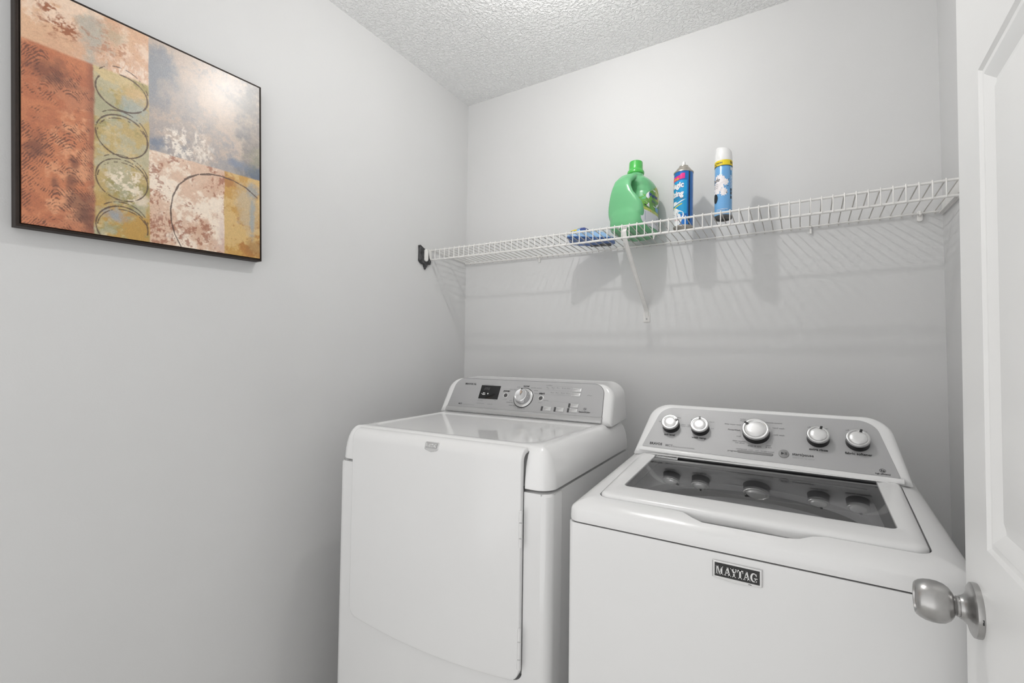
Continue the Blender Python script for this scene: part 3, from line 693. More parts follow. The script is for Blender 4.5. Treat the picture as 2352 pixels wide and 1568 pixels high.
# ochre corner
oc_ = np.zeros((G, G, 3)) + lin(190, 146, 72)
oc_ = mixc(oc_, lin(170, 116, 50), sst(.5, .75, n1)); oc_ = mixc(oc_, lin(206, 172, 112), sst(.5, .8, n5)); oc_ = mixc(oc_, lin(190, 176, 150), blob(.92, .27, .05, .12, 61) * .7)
oc_ = mixc(oc_, lin(140, 156, 166), np.maximum(blob(.955, .20, .015, .12, 62), blob(.96, .38, .04, .04, 63)) * .7); oc_ = mixc(oc_, lin(140, 96, 44), blob(.97, .06, .05, .05, 64) * .6)
wob = (n4 - .5) * .006
right_ = sst(.443, .449, U + wob); low = 1 - sst(.447, .455, V - .01 * (U - .446) + wob); och = sst(.797, .803, U + wob)
lowc = pk * (1 - och[..., None]) + oc_ * och[..., None]
rightc = gb * (1 - low[..., None]) + lowc * low[..., None]
colm = sst(.229, .240, U + wob * 2); leftlow = ru * (1 - colm[..., None]) + ol * colm[..., None]
top_ = sst(.752, .766, V - .01 * U + wob)
leftc = leftlow * (1 - top_[..., None]) + pe * top_[..., None]
img = leftc * (1 - right_[..., None]) + rightc * right_[..., None]
# brush-drawn rings
ink = np.zeros((G, G))
def stroke(pts, w0, seed, gaps=.25):
    P_ = np.array(pts); rg = np.random.default_rng(seed); seglen = np.hypot(*np.diff(P_, axis=0).T); tt = np.concatenate([[0], np.cumsum(seglen)])
    N_ = max(40, int(tt[-1] / .0016)); s_ = np.linspace(0, tt[-1], N_); X = np.interp(s_, tt, P_[:, 0]); Y = np.interp(s_, tt, P_[:, 1])
    nz_ = np.convolve(rg.random(N_ + 40), np.ones(14) / 14, 'same')[20:20 + N_]; nz_ = (nz_ - nz_.min()) / (np.ptp(nz_) + 1e-9)
    nf = np.convolve(rg.random(N_ + 10), np.ones(3) / 3, 'same')[5:5 + N_]
    for i in range(N_):
        if nz_[i] < gaps: continue
        w_ = w0 * (.35 + 1.0 * nz_[i]) * (.7 + .6 * nf[i]); r_ = int(w_ * G) + 2
        ci, cj = int(round(Y[i] * (G - 1))), int(round(X[i] * (G - 1)))
        i0, i1, j0, j1 = max(ci - r_, 0), min(ci + r_ + 1, G), max(cj - r_, 0), min(cj + r_ + 1, G)
        if i0 >= i1 or j0 >= j1: continue
        d = np.hypot(U[i0:i1, j0:j1] - X[i], V[i0:i1, j0:j1] - Y[i]); ink[i0:i1, j0:j1] = np.maximum(ink[i0:i1, j0:j1], 1 - sst(w_ * .6, w_ * 1.1 + .001, d))
def ell(cu, cv, ru_, rv_, a0, a1, tilt=0, n_=60):
    out = []
    for k in range(n_ + 1):
        a_ = math.radians(a0 + (a1 - a0) * k / n_); x, y = ru_ * math.cos(a_), rv_ * math.sin(a_); c_, s_ = math.cos(tilt), math.sin(tilt); out.append((cu + x * c_ - y * s_, cv + x * s_ + y * c_))
    return out
for (cv, s_) in ((.677, 1), (.474, 2), (.270, 3), (.050, 4)):
    if s_ > 1: stroke(ell(.340, cv, .100, .096, 95, 380 if s_ < 4 else 270, 0), .0031, s_ * 7, .16)
    else: stroke(ell(.340, cv, .100, .083, 150, 420, 0), .0034, s_ * 7, .14)
    stroke(ell(.340, cv, .100, .096 if s_ > 1 else .083, -10, 95, 0), .0030, s_ * 7 + 1, .25)
    stroke(ell(.338, cv + .012, .105, .104, 20, 150, -.12), .0020, s_ * 7 + 2, .4)
    if s_ > 1: stroke(ell(.342, cv - .006, .096, .088, 20, 170, .1), .0018, s_ * 7 + 3, .5)
arc = [(.585, 0), (.556, .06), (.541, .12), (.538, .182), (.548, .25), (.575, .315), (.62, .365), (.67, .397), (.721, .414), (.78, .420), (.85, .414), (.92, .393), (.985, .352)]
stroke(arc, .0040, 90, .12); stroke([(.60, .35), (.66, .392), (.73, .410)], .0022, 92, .3)
img = mixc(img, lin(66, 36, 22), np.clip(ink, 0, 1) * .9)
img *= (0.94 + .12 * fbm(33, 130, 130, 2))[..., None]
vs = np.stack([np.full(G * G, 0.0), ((U - .5) * pw_).ravel(), ((V - .5) * ph_).ravel()], 1)
idx = np.arange(G * G).reshape(G, G)
fs = np.stack([idx[:-1, :-1].ravel(), idx[:-1, 1:].ravel(), idx[1:, 1:].ravel(), idx[1:, :-1].ravel()], 1)
me = bpy.data.meshes.new('painted_panel')
edge = [0, G - 1, G * G - 1, G * G - G]
bk = [(-0.008, (-.5) * pw_, -.5 * ph_), (-0.008, .5 * pw_, -.5 * ph_), (-0.008, .5 * pw_, .5 * ph_), (-0.008, -.5 * pw_, .5 * ph_)]
B0 = G * G
bot_l, top_l = list(idx[0, :]), list(idx[-1, :]); lef, rig = list(idx[:, 0]), list(idx[:, -1])
extra = [tuple([B0, B0 + 1] + [int(i) for i in bot_l[::-1]]), tuple([B0 + 1, B0 + 2] + [int(i) for i in rig[::-1]]), tuple([B0 + 2, B0 + 3] + [int(i) for i in top_l]), tuple([B0 + 3, B0] + [int(i) for i in lef]), (B0 + 3, B0 + 2, B0 + 1, B0)]
me.from_pydata([tuple(v) for v in vs] + bk, [], [tuple(int(x) for x in f) for f in fs] + extra)
at_ = me.color_attributes.new('paint', 'FLOAT_COLOR', 'POINT')
rgba = np.ones((G * G + 4, 4), dtype=np.float32); rgba[:G * G, :3] = np.clip(img.reshape(-1, 3), 0, 1); rgba[G * G:, :3] = 0.03
at_.data.foreach_set('color', rgba.ravel())
M_paint = bpy.data.materials.new('acrylic_paint'); M_paint.use_nodes = True; nt = M_paint.node_tree; b_ = nt.nodes['Principled BSDF']
ca = nt.nodes.new('ShaderNodeVertexColor'); ca.layer_name = 'paint'
tc = nt.nodes.new('ShaderNodeTexCoord'); nn_ = nt.nodes.new('ShaderNodeTexNoise'); nn_.inputs['Scale'].default_value = 420; nn_.inputs['Detail'].default_value = 3
hs = nt.nodes.new('ShaderNodeMixRGB'); hs.blend_type = 'OVERLAY'; hs.inputs['Fac'].default_value = 0.30
nt.links.new(tc.outputs['Object'], nn_.inputs['Vector']); nt.links.new(ca.outputs['Color'], hs.inputs['Color1']); nt.links.new(nn_.outputs['Fac'], hs.inputs['Color2'])
nt.links.new(hs.outputs['Color'], b_.inputs['Base Color']); b_.inputs['Roughness'].default_value = 0.38; b_.inputs['Coat Weight'].default_value = 0.85; b_.inputs['Coat Roughness'].default_value = 0.31
bp_ = nt.nodes.new('ShaderNodeBump'); bp_.inputs['Strength'].default_value = 0.22; bp_.inputs['Distance'].default_value = 0.001
nt.links.new(nn_.outputs['Fac'], bp_.inputs['Height']); nt.links.new(bp_.outputs['Normal'], b_.inputs['Normal'])
me.materials.append(M_paint)
o = bpy.data.objects.new('painted_panel', me); COL.objects.link(o); o.parent = art; o.location = (0.036, 0, 0)
# ================================================================== DRYER
DRY = thing('dryer', 'white front loading dryer with wide flat door in the left corner under the shelf', 'dryer', (0.549, -0.867, 0), 0.0351)
HW = 0.365
# --- door shape
def zb(u):
    a_ = abs(u); base = 0.386 + 0.018 * (a_ / 0.262) ** 2
    if a_ > 0.262: base = 0.404 + 0.028 - math.sqrt(max(0, 0.028 ** 2 - (a_ - 0.262) ** 2))
    return base
ZF, RB = 0.930, 0.033                   # start of the top roll and its radius
def bend(t):                            # profile of the door front, t = height along the skin
    if t <= ZF: return (-0.013, t, -1.0, 0.0)
    th = min((t - ZF) / RB, PI / 2 * 0.93)
    y = -0.013 + RB - RB * math.cos(th); z = ZF + RB * math.sin(th)
    rest = t - ZF - RB * th
    if rest > 0: y += rest * 1.0; z += rest * 0.02
    return (y, z, -math.cos(th), math.sin(th))
TT = ZF + RB * PI / 2 * 0.93 + 0.004
ucols = [-0.29, -0.2885, -0.286, -0.282, -0.276, -0.269, -0.262, -0.25] + [-0.22 + 0.44 * k / 16 for k in range(17)] + [0.25, 0.262, 0.269, 0.276, 0.282, 0.286, 0.2885, 0.29]
frow = [0, .01, .03, .1, .3, .5, .7, .85]
def door_pt(u, f, w=0.0, out=0.0):
    z0 = zb(u); t = z0 + (ZF - z0) * f if f <= 1 else ZF + (TT - ZF) * (f - 1)
    y, z, ny, nz_ = bend(t); return (u, y - ny * w * 1.0, z - nz_ * w)
rows = frow + [1.0] + [1 + k / 9 for k in range(1, 10)]
nc, nr = len(ucols), len(rows)
vs = [door_pt(u, f) for f in rows for u in ucols]; fs = [(j * nc + i, j * nc + i + 1, (j + 1) * nc + i + 1, (j + 1) * nc + i) for j in range(nr - 1) for i in range(nc - 1)]
loop = [(i, 0) for i in range(nc)] + [(nc - 1, j) for j in range(1, nr)] + [(i, nr - 1) for i in range(nc - 2, -1, -1)] + [(0, j) for j in range(nr - 2, 0, -1)]
ring_prev = [j * nc + i for i, j in loop]
for w, ex in ((0.0008, 0.0016), (0.0028, 0.0026), (0.006, 0.0028), (0.0125, 0.0028)):
    st = len(vs); cnt = len(loop)
    for i, j in loop:
        p = Vector(door_pt(ucols[i], rows[j], w)); ou = 0.0; oz = 0.0; oy = 0.0
        if i == 0: ou = -ex
        if i == nc - 1: ou = ex
        if j == 0: oz = -ex
        if j == nr - 1: oy = ex * .6
        vs.append((p.x + ou, p.y + oy, p.z + oz))
    for k in range(cnt): fs.append((ring_prev[k], ring_prev[(k + 1) % cnt], st + (k + 1) % cnt, st + k))
    ring_prev = list(range(st, st + cnt))
dd = link_mesh('door', vs, fs, M_white, DRY, smooth=40)
# hinges
for z0, z1 in ((0.727, 0.813), (0.437, 0.532)):
    m = MB(); seg = [(z0, z0 + (z1 - z0) * .26), (z0 + (z1 - z0) * .27, z0 + (z1 - z0) * .70), (z0 + (z1 - z0) * .71, z1)]
    for a_, c_ in seg: m.lathe([(0.002, a_), (0.0044, a_ + 0.0008), (0.0044, c_ - 0.0008), (0.002, c_)], 14, lambda p: (0.2935 + p[0], -0.0142 + p[1], p[2]))
    m.lathe([(0.0044, z1 - 0.0005), (0.0030, z1 + 0.003), (0.0005, z1 + 0.004)], 14, lambda p: (0.2935 + p[0], -0.0142 + p[1], p[2]))
    m.build('hinge', M_white, dd)
# badge (shield) on the rolled top edge
def bt(p, off=0.0):
    y, z, ny, nz_ = bend(p[1]); return (p[0], y + ny * off, z + nz_ * off)
bc, bt0 = 0.013, 0.9275
shp = [(-0.0215, 0.025), (0.0215, 0.025), (0.0235, 0.021), (0.0225, 0.006), (0.0195, 0.0035), (0.0, -0.0015), (-0.0195, 0.0035), (-0.0225, 0.006), (-0.0235, 0.021)][::-1]
m = MB()
m.loft([[bt((bc + u * s_, bt0 + 0.012 + (v - .012) * s_), o_) for u, v in shp] for s_, o_ in ((1, 0.0003), (1, 0.0016), (.93, 0.0022))])
bd = m.build('badge', M_button, dd, smooth=20)
m = MB()
pts_ = [(-0.019, 0.0225), (-0.019, 0.0085), (0.019, 0.0085), (0.019, 0.0225)]
m.add([bt((bc + u, bt0 + v), 0.0025) for u, v in pts_], [(0, 1, 2, 3)]); m.build('badge_field', M_strip, bd, smooth=0)
def dtext(mb, s_, x, y, h, T, **k): put_text(mb, s_, x, y, h, T, **k)
# serif capitals for the maker's badge
def serif_word(mb, T, x0, y0, w, h):
    A_ = {'M': [((0, 0), (.13, 0), (.13, 1), (0, 1)), ((.06, 1), (.26, 1), (.55, .12), (.44, 0)), ((.44, 0), (.52, 0), (.84, 1), (.74, 1)), ((.70, 0), (.92, 0), (.92, 1), (.70, 1)), ((-.06, 0), (.22, 0), (.22, .1), (-.06, .1)), ((.60, 0), (1.02, 0), (1.02, .1), (.60, .1)), ((-.06, .9), (.2, .9), (.2, 1), (-.06, 1)), ((.76, .9), (1.02, .9), (1.02, 1), (.76, 1))],
          'A': [((.06, 0), (.15, 0), (.50, 1), (.40, 1)), ((.34, 1), (.58, 1), (.92, 0), (.66, 0)), ((.22, .28), (.72, .28), (.70, .38), (.25, .38)), ((-.04, 0), (.28, 0), (.28, .09), (-.04, .09)), ((.56, 0), (1.0, 0), (1.0, .09), (.56, .09))],
          'Y': [((0, 1), (.26, 1), (.58, .48), (.36, .42)), ((.82, 1), (.92, 1), (.56, .40), (.46, .48)), ((.34, 0), (.58, 0), (.58, .5), (.34, .5)), ((.2, 0), (.74, 0), (.74, .09), (.2, .09)), ((-.08, .9), (.40, .9), (.40, 1), (-.08, 1)), ((.64, .9), (1.0, .9), (1.0, 1), (.64, 1))],
          'T': [((.30, 0), (.58, 0), (.58, 1), (.30, 1)), ((-.02, .86), (.90, .86), (.90, 1), (-.02, 1)), ((-.02, .66), (.06, .66), (.10, .9), (-.02, .9)), ((.90, .66), (.82, .66), (.78, .9), (.90, .9)), ((.16, 0), (.72, 0), (.72, .09), (.16, .09))]}
    g = []
    cO, rO = (.50, .5), (.50, .52); cI = (.56, .5); rI = (.28, .41)
    N_ = 26
    ang_ = [math.radians(38 + 300 * k / N_) for k in range(N_ + 1)]
    for k in range(N_):
        a0_, a1_ = ang_[k], ang_[k + 1]
        g.append(((cO[0] + rO[0] * math.cos(a0_), cO[1] + rO[1] * math.sin(a0_)), (cO[0] + rO[0] * math.cos(a1_), cO[1] + rO[1] * math.sin(a1_)), (cI[0] + rI[0] * math.cos(a1_), cI[1] + rI[1] * math.sin(a1_)), (cI[0] + rI[0] * math.cos(a0_), cI[1] + rI[1] * math.sin(a0_))))
    g += [((.66, .02), (.94, .02), (.94, .42), (.66, .42)), ((.54, .38), (1.04, .38), (1.04, .47), (.54, .47)), ((.82, .66), (.92, .66), (.92, .96), (.86, .96))]
    A_['G'] = g
    adv = {'M': 1.12, 'A': .92, 'Y': .86, 'T': .86, 'G': 1.0}
    wd = sum(adv[c] for c in 'MAYTAG'); k = w / wd; x = x0
    for c in 'MAYTAG':
        for q in A_[c]: mb.add([T((x + p[0] * k * .92, y0 + p[1] * h)) for p in q], [(0, 1, 2, 3)])
        x += adv[c] * k
m = MB(); serif_word(m, lambda p: bt(p, 0.0029), bc - 0.0175, bt0 + 0.0115, 0.035, 0.0080); m.build('badge_lettering', M_wink, bd, smooth=0)
# --- front panel (U shaped skin around the door)
m = MB()
def zb2(u): return zb(u) - 0.0072
inner = [(-0.2945, 0.858)] + [(-0.2945, 0.432)] + [(u * 1.0165, zb2(u)) for u in ucols[1:-1]] + [(0.2945, 0.432), (0.2945, 0.858)]
outer_x = 0.340
n_in = len(inner)
def outer_for(p):
    u, z = p
    if z >= 0.44 or abs(u) >= 0.294: return (math.copysign(outer_x, u), z)
    return (u / 0.2945 * outer_x, 0.0)
outer = [(math.copysign(outer_x, p[0]), p[1]) if k in (0, n_in - 1) else ((math.copysign(outer_x, p[0]), 0.0) if k in (1, n_in - 2) else (p[0] / 0.2945 * outer_x, 0.0)) for k, p in enumerate(inner)]
vs = [(u, 0.0, z) for u, z in inner] + [(u, 0.0, z) for u, z in outer] + [(u * 1.0, 0.003 * 0 + 0.0022, z) for u, z in inner] + [(u, 0.026, z) for u, z in inner]
fs = [(k, k + 1, n_in + k + 1, n_in + k) for k in range(n_in - 1)] + [(k, k + 1, 3 * n_in + k + 1, 3 * n_in + k) for k in range(n_in - 1)]
m.add(vs, fs)
for sgn in (-1, 1):
    prof = [(0.340, 0.0)] + [(0.340 + 0.0255 * math.sin(PI / 2 * k / 8), 0.0255 - 0.0255 * math.cos(PI / 2 * k / 8)) for k in range(1, 9)] + [(0.3655, 0.069)]
    zz = [0.0, 0.45, 0.852, 0.858]
    rings = []
    for z in zz:
        sh_ = 0.004 if z == 0.858 else 0
        rings.append([(sgn * (u - sh_), v + (sh_ if v < .03 else 0), z) for u, v in prof])
    m.loft(rings, False, False, closed=False)
    m.add([(sgn * 0.2945, 0.026, 0.858), (sgn * 0.2945, 0.0, 0.858), (sgn * 0.340, 0.0, 0.858), (sgn * 0.3655, 0.0255, 0.858), (sgn * 0.3655, 0.069, 0.858), (sgn * 0.2945, 0.069, 0.858)], [(0, 1, 2, 3, 4, 5)])
m.build('front_panel', M_white, DRY, smooth=40)
# --- cabinet
m = MB(); ol_ = outline(rect(-0.361, 0.361, 0.0265, 0.672), [0.003, 0.003, 0.01, 0.01], 4)
ol2 = outline(rect(-0.361, 0.361, 0.0725, 0.672), [0.004, 0.004, 0.01, 0.01], 4)
m.loft([[(u, v, z) for u, v in ol2] for z in (0.0, 0.857)])
m.box((-0.335, 0.0265, 0.005), (0.335, 0.0724, 0.856))
m.build('cabinet', M_white, DRY)
# --- top lid with deck
def notch(pts):
    out = []
    for u, v in pts:
        if v < 0.03 and abs(u) < 0.31:
            k = 1 - min(1, max(0, (abs(u) - 0.2945) / 0.0015)); v = v + k * 0.020
        out.append((u, v))
    return out
def lid_ring(ins, r0, nt_=False):
    c_ = rect(-HW, HW, 0.0, 0.674); pts = []
    base = outline(c_, [r0, r0, 0.02, 0.02], 10, 1, ins)
    # front edge with explicit break points
    n_ = 11
    first = base[:n_]; second = base[n_:2 * n_]; rest_ = base[2 * n_:]
    v0 = first[-1][1]
    fe = [(x, v0) for x in (-0.2962, -0.2944, -0.2, 0.0, 0.2, 0.2944, 0.2962)]
    pts = first + fe + second + rest_
    return notch(pts) if nt_ else pts
m = MB()
R3_ = []
for ins, z, nt_ in ((0.003, 0.8645, True), (0.0005, 0.866, True), (0.0, 0.870, True), (0.0025, 0.895, True), (0.006, 0.917, True), (0.010, 0.931, True), (0.0155, 0.9435, True), (0.0225, 0.9535, False), (0.0305, 0.9610, False), (0.039, 0.9650, False)):
    R3_.append([(u, max(v, 0.0205) if (nt_ and abs(u) < 0.2944 and v < .05) else v, z) for u, v in lid_ring(ins, 0.042, nt_)])
def deck_ring(ins, z):
    c_ = [(-0.305, 0.052), (0.300, 0.052), (0.318, 0.445), (-0.318, 0.445)]
    b_ = outline(c_, [0.07, 0.07, 0.02, 0.02], 10, 1, ins); v0 = b_[10][1]
    return [(u, v, z) for u, v in (b_[:11] + [(x, v0) for x in (-0.20, -0.19, -0.12, 0.0, 0.12, 0.19, 0.20)] + b_[11:22] + b_[22:])]
R3_ += [deck_ring(0.0, 0.9655), deck_ring(0.005, 0.9650), deck_ring(0.010, 0.9632), deck_ring(0.015, 0.9625), deck_ring(0.026, 0.9624)]
m.loft(R3_)
m.build('top_lid', M_gloss, DRY, smooth=50)
# --- console
vb, zb_ = 0.487, 0.9665
ev, ez = 0.4757, 0.8796                  # direction up the console face
def cp(p, w=0.0): return (p[0], vb + p[1] * ev - w * ez, zb_ + p[1] * ez + w * ev)   # (u, s) -> 3-D, w outwards
cc = [(-0.356, 0.0), (0.356, 0.0), (0.348, 0.1530), (-0.348, 0.1530)]
def con_ring(ins, w): return [cp(p, w) for p in outline(cc, [0.003, 0.003, 0.058, 0.058], 12, 1, ins)]
m = MB()
outer_ = outline(cc, [0.003, 0.003, 0.058, 0.058], 12, 1, 0)
back = [(u, 0.668, zb_ + s_ * ez) for u, s_ in outer_]
m.loft([con_ring(0.034, 0.0), con_ring(0.016, -0.0002), con_ring(0.008, -0.0022), con_ring(0.0025, -0.0075), con_ring(0.0, -0.018), back][::1])
CON = m.build('console', M_white, DRY, smooth=50)
pc = [(-0.322, 0.0235), (0.322, 0.0235), (0.312, 0.1455), (-0.312, 0.1455)]
m = MB(); m.loft([[cp(p, w) for p in outline(pc, [0.001, 0.001, 0.040, 0.040], 12, 1, i)] for i, w in ((0, 0.0002), (0, 0.0012), (0.0008, 0.0018))])
PAN = m.build('control_panel', M_panel, CON, smooth=30)
m = MB(); rings = []
for u in (-0.3245, -0.323, 0.323, 0.3245):
    q = 0.6 if abs(u) > .324 else 1
    rings.append([cp((u, s_), w * q) for s_, w in ((0.002, 0.0), (0.002, 0.003), (0.006, 0.0058), (0.012, 0.0064), (0.018, 0.0048), (0.0232, 0.002), (0.0232, 0.0))])
m.loft(rings); m.build('trim_strip', M_strip, CON, smooth=40)
# seam line under the outer rim of the panel
m = MB(); po_ = outline(pc, [0.001, 0.001, 0.040, 0.040], 12, 1, -0.0014); m.loft([[cp(p, 0.00035) for p in po_], [cp(p, 0.0004) for p in outline(pc, [0.001, 0.001, 0.040, 0.040], 12, 1, 0.0)]], False, False); m.build('panel_seam', M_dark, CON, smooth=0)
# display
m = MB(); m.loft([[cp(p, w) for p in outline([(-0.187, 0.062), (-0.099, 0.062), (-0.099, 0.119), (-0.187, 0.119)], [0.001] * 4, 3, 1, i)] for i, w in ((0, 0.0017), (0, 0.0024), (0.0006, 0.0027))])
DSP = m.build('display', M_display, CON)
TW = lambda p: cp(p, 0.0030)
m = MB()
m.cur = 0; put_text(m, '-', -0.1775, 0.0805, 0.008, TW, bold=0.05); put_text(m, '+', -0.1515, 0.0800, 0.008, TW, bold=0.05); put_text(m, 'time', -0.1660, 0.0845, 0.0040, TW, bold=0.05, align='c'); put_text(m, 'adjust', -0.1660, 0.0785, 0.0040, TW, bold=0.05, align='c')
m.cur = 1; put_text(m, '888', -0.172, 0.0985, 0.013, TW, shear=0.12)
m.build('display_digits', [M_wink, M_dark], DSP, smooth=0)
# dial
def dial_T(u, s_): return lambda p: cp((u + p[0], s_ + p[1]), p[2])
m = MB(); m.lathe([(0.0405, 0.0016), (0.0405, 0.0024), (0.0390, 0.0028), (0.0385, 0.0022)], 48, dial_T(0.010, 0.0765)); m.build('dial_ring', M_black, CON)
m = MB(); m.lathe([(0.0385, 0.0018), (0.0380, 0.0040), (0.0360, 0.0050), (0.0320, 0.0052), (0.0300, 0.0062)], 48, dial_T(0.010, 0.0765)); dk0 = m.build('dial_bezel', M_silver, CON)
m = MB(); m.lathe([(0.0300, 0.004), (0.0295, 0.010), (0.0270, 0.014), (0.0262, 0.026), (0.0250, 0.0288), (0.0225, 0.0296), (0.0205, 0.0284), (0.001, 0.0275)], 48, dial_T(0.010, 0.0765)); DK = m.build('dial', M_chrome, CON)
m = MB(); m.add([cp((0.010 + x, 0.0765 + y), 0.0302) for x, y in ((-0.002, 0.0215), (0.002, 0.0215), (0.002, 0.027), (-0.002, 0.027))], [(0, 1, 2, 3)]); m.build('dial_mark', M_black, DK, smooth=0)
for u, s_ in ((-0.067, 0.081), (0.082, 0.0785)):
    m = MB(); m.lathe([(0.0118, 0.0016), (0.0118, 0.0030), (0.0100, 0.0036), (0.0092, 0.0030), (0.0080, 0.0030), (0.0075, 0.0036), (0.006, 0.0036)], 28, dial_T(u, s_)); rb = m.build('push_button', M_silver, CON)
    m = MB(); m.lathe([(0.0074, 0.0032), (0.0072, 0.0042), (0.001, 0.0044)], 24, dial_T(u, s_)); m.build('button_face', M_dark, rb)
def keycap(u0, s0, u1, s1, lamp_=True):
    m = MB(); a_ = 0.0085 if lamp_ else 0
    m.loft([[cp(p, w) for p in outline(rect(u0 + a_, u1, s0, s1), [0.0012] * 4, 3, 1, i)] for i, w in ((0, 0.0016), (0.0004, 0.0036), (0.0014, 0.0044))])
    kb = m.build('key_button', M_button, CON)
    if lamp_:
        m = MB(); m.loft([[cp(p, w) for p in outline(rect(u0, u0 + 0.0072, s0 - 0.0005, s1 + 0.0005), [0.0008] * 4, 3, 1, i)] for i, w in ((0, 0.0016), (0.0003, 0.0034))]); m.build('indicator_lamp', M_dark, kb)
    m = MB(); uu = u0 + a_ + 0.003; put_text(m, 'damp dry', uu, (s0 + s1) / 2 + 0.0008, 0.0030, lambda p: cp(p, 0.0046)); put_text(m, 'signal', uu, (s0 + s1) / 2 - 0.0044, 0.0030, lambda p: cp(p, 0.0046)); m.build('key_print', M_grey, kb, smooth=0)
for q in ((0.092, 0.0315, 0.132, 0.0475), (0.143, 0.032, 0.181, 0.048), (0.1945, 0.0510, 0.2325, 0.0655), (0.1935, 0.0330, 0.2320, 0.0475)): keycap(*q)
for q in ((0.199, 0.1105, 0.233, 0.1255), (0.1985, 0.0935, 0.2320, 0.1080)): keycap(*q, lamp_=False)
# printing
TP = lambda p: cp(p, 0.0021)
m = MB(); m.cur = 0
put_text(m, 'BRAVOS XL', -0.268, 0.1185, 0.0072, TP, bold=0.045, w=0.054)
put_text(m, 'MCT', -0.271, 0.0325, 0.0055, TP, bold=0.05)
put_text(m, 'power', -0.0670, 0.0970, 0.0075, TP, bold=0.04, align='c', shear=.15); put_text(m, 'start', 0.0820, 0.0945, 0.0085, TP, bold=0.04, align='c', shear=.15)
put_text(m, 'normal', 0.011, 0.1215, 0.0062, TP, bold=0.05, align='c'); put_text(m, 'SensorDrying', 0.258, 0.0355, 0.0052, TP, bold=0.04, align='c', w=0.042)
m.cur = 1
put_text(m, 'heavy duty', -0.028, 0.1050, 0.0048, TP, align='r'); put_text(m, 'bulky', -0.012, 0.1165, 0.0048, TP, align='r'); put_text(m, 'wrinkle control', 0.032, 0.1165, 0.0050, TP); put_text(m, 'whites', 0.046, 0.1065, 0.0050, TP); put_text(m, 'delicate', 0.051, 0.0950, 0.0042, TP)
put_text(m, 'casual', -0.034, 0.0610, 0.0036, TP, align='r'); put_text(m, 'timed dry', -0.028, 0.0525, 0.0052, TP, align='r'); put_text(m, 'small load', -0.014, 0.0415, 0.0052, TP, align='r'); put_text(m, 'freshen up', 0.012, 0.0325, 0.0052, TP, align='c')
put_text(m, 'estimated time remaining', -0.175, 0.1205, 0.0028, TP); put_text(m, 'more moisture sense', -0.187, 0.0575, 0.0032, TP); put_text(m, 'sensor drying', -0.187, 0.0520, 0.0032, TP); put_text(m, 'start', -0.112, 0.0572, 0.0030, TP)
put_text(m, '• check lint screen', -0.190, 0.0405, 0.0036, TP); put_text(m, '• sensing dry', -0.140, 0.0400, 0.0036, TP)
put_text(m, 'modifiers', 0.092, 0.1300, 0.0046, TP); put_text(m, 'options', 0.094, 0.0700, 0.0046, TP)
for k, (s1_, s2_) in enumerate((('air', 'only'), ('extra', 'low'), ('low', ''), ('medium', ''), ('high', ''))):
    uu = 0.096 + k * 0.0205; m.add([TP(p) for p in rect(uu, uu + 0.0024, 0.1222, 0.1248)], [(0, 1, 2, 3)]); put_text(m, s1_, uu + 0.0036, 0.1215, 0.0030, TP)
    if s2_: put_text(m, s2_, uu + 0.0036, 0.1172, 0.0030, TP)
for k, s1_ in enumerate(('damp', 'less', 'normal', 'more')):
    uu = 0.1165 + k * 0.0205; m.add([TP(p) for p in rect(uu, uu + 0.0024, 0.1032, 0.1058)], [(0, 1, 2, 3)]); put_text(m, s1_, uu + 0.0036, 0.1025, 0.0030, TP)
m.cur = 2
put_text(m, 'Maytag Commercial Technology', -0.255, 0.0322, 0.0036, TP, w=0.058); put_text(m, 'on / off', -0.067, 0.0620, 0.0042, TP, align='c'); put_text(m, 'pause', 0.0820, 0.0605, 0.0042, TP, align='c')
for (ua, sa, ub, sb) in ((0.110, 0.1292, 0.197, 0.1292), (0.092, 0.1125, 0.197, 0.1125), (0.094, 0.0945, 0.197, 0.0945), (0.108, 0.0692, 0.230, 0.0692), (0.1165, 0.0985, 0.128, 0.0985), (0.137, 0.0985, 0.168, 0.0985), (0.178, 0.0985, 0.193, 0.0985)):
    m.add([TP(p) for p in rect(ua, ub, sa - 0.0002, sa + 0.0003)], [(0, 1, 2, 3)])
put_text(m, 'high efficiency', 0.258, 0.0410, 0.0030, TP, align='c')
m.cur = 0
def ring_mark(mb, T, cu, cs, ru_, rs_, w):
    N_ = 24; a_ = [(cu + ru_ * math.cos(2 * PI * k / N_), cs + rs_ * math.sin(2 * PI * k / N_)) for k in range(N_)]; b_ = [(cu + (ru_ - w) * math.cos(2 * PI * k / N_), cs + (rs_ - w) * math.sin(2 * PI * k / N_)) for k in range(N_)]
    mb.add([T(p) for p in a_] + [T(p) for p in b_], [(k, (k + 1) % N_, N_ + (k + 1) % N_, N_ + k) for k in range(N_)])
ring_mark(m, TP, 0.258, 0.0495, 0.0062, 0.0045, 0.0008); put_text(m, 'he', 0.258, 0.0475, 0.0048, TP, align='c', bold=0.03, shear=.2)
m.build('panel_print', [M_ink, M_grey, M_lgrey], CON, smooth=0)
m = MB(); m.tube([cp((0.256 + .018 * k / 6, 0.0990 + 0.002 * math.sin(k) + .0005 * k), 0.0020) for k in range(7)], 0.0004, 5); m.build('scuff_mark', M_lgrey, CON)
# ================================================================== WASHER
WAS = thing('washer', 'white top loading washer with smoked glass lid beside the open door', 'washer', (1.3225, -0.929, 0))
WHW, WD = 0.330, 0.668
SL = 0.0742
def zt(v): return 0.8905 + SL * v
m = MB(); ol_ = outline(rect(-0.3275, 0.3275, 0.001, 0.66), [0.012, 0.012, 0.012, 0.012], 6)
m.loft([[(u, v, z) for u, v in ol_] for z in (0.0, 0.834, 0.8375)], True, True); m.build('cabinet', M_white, WAS)
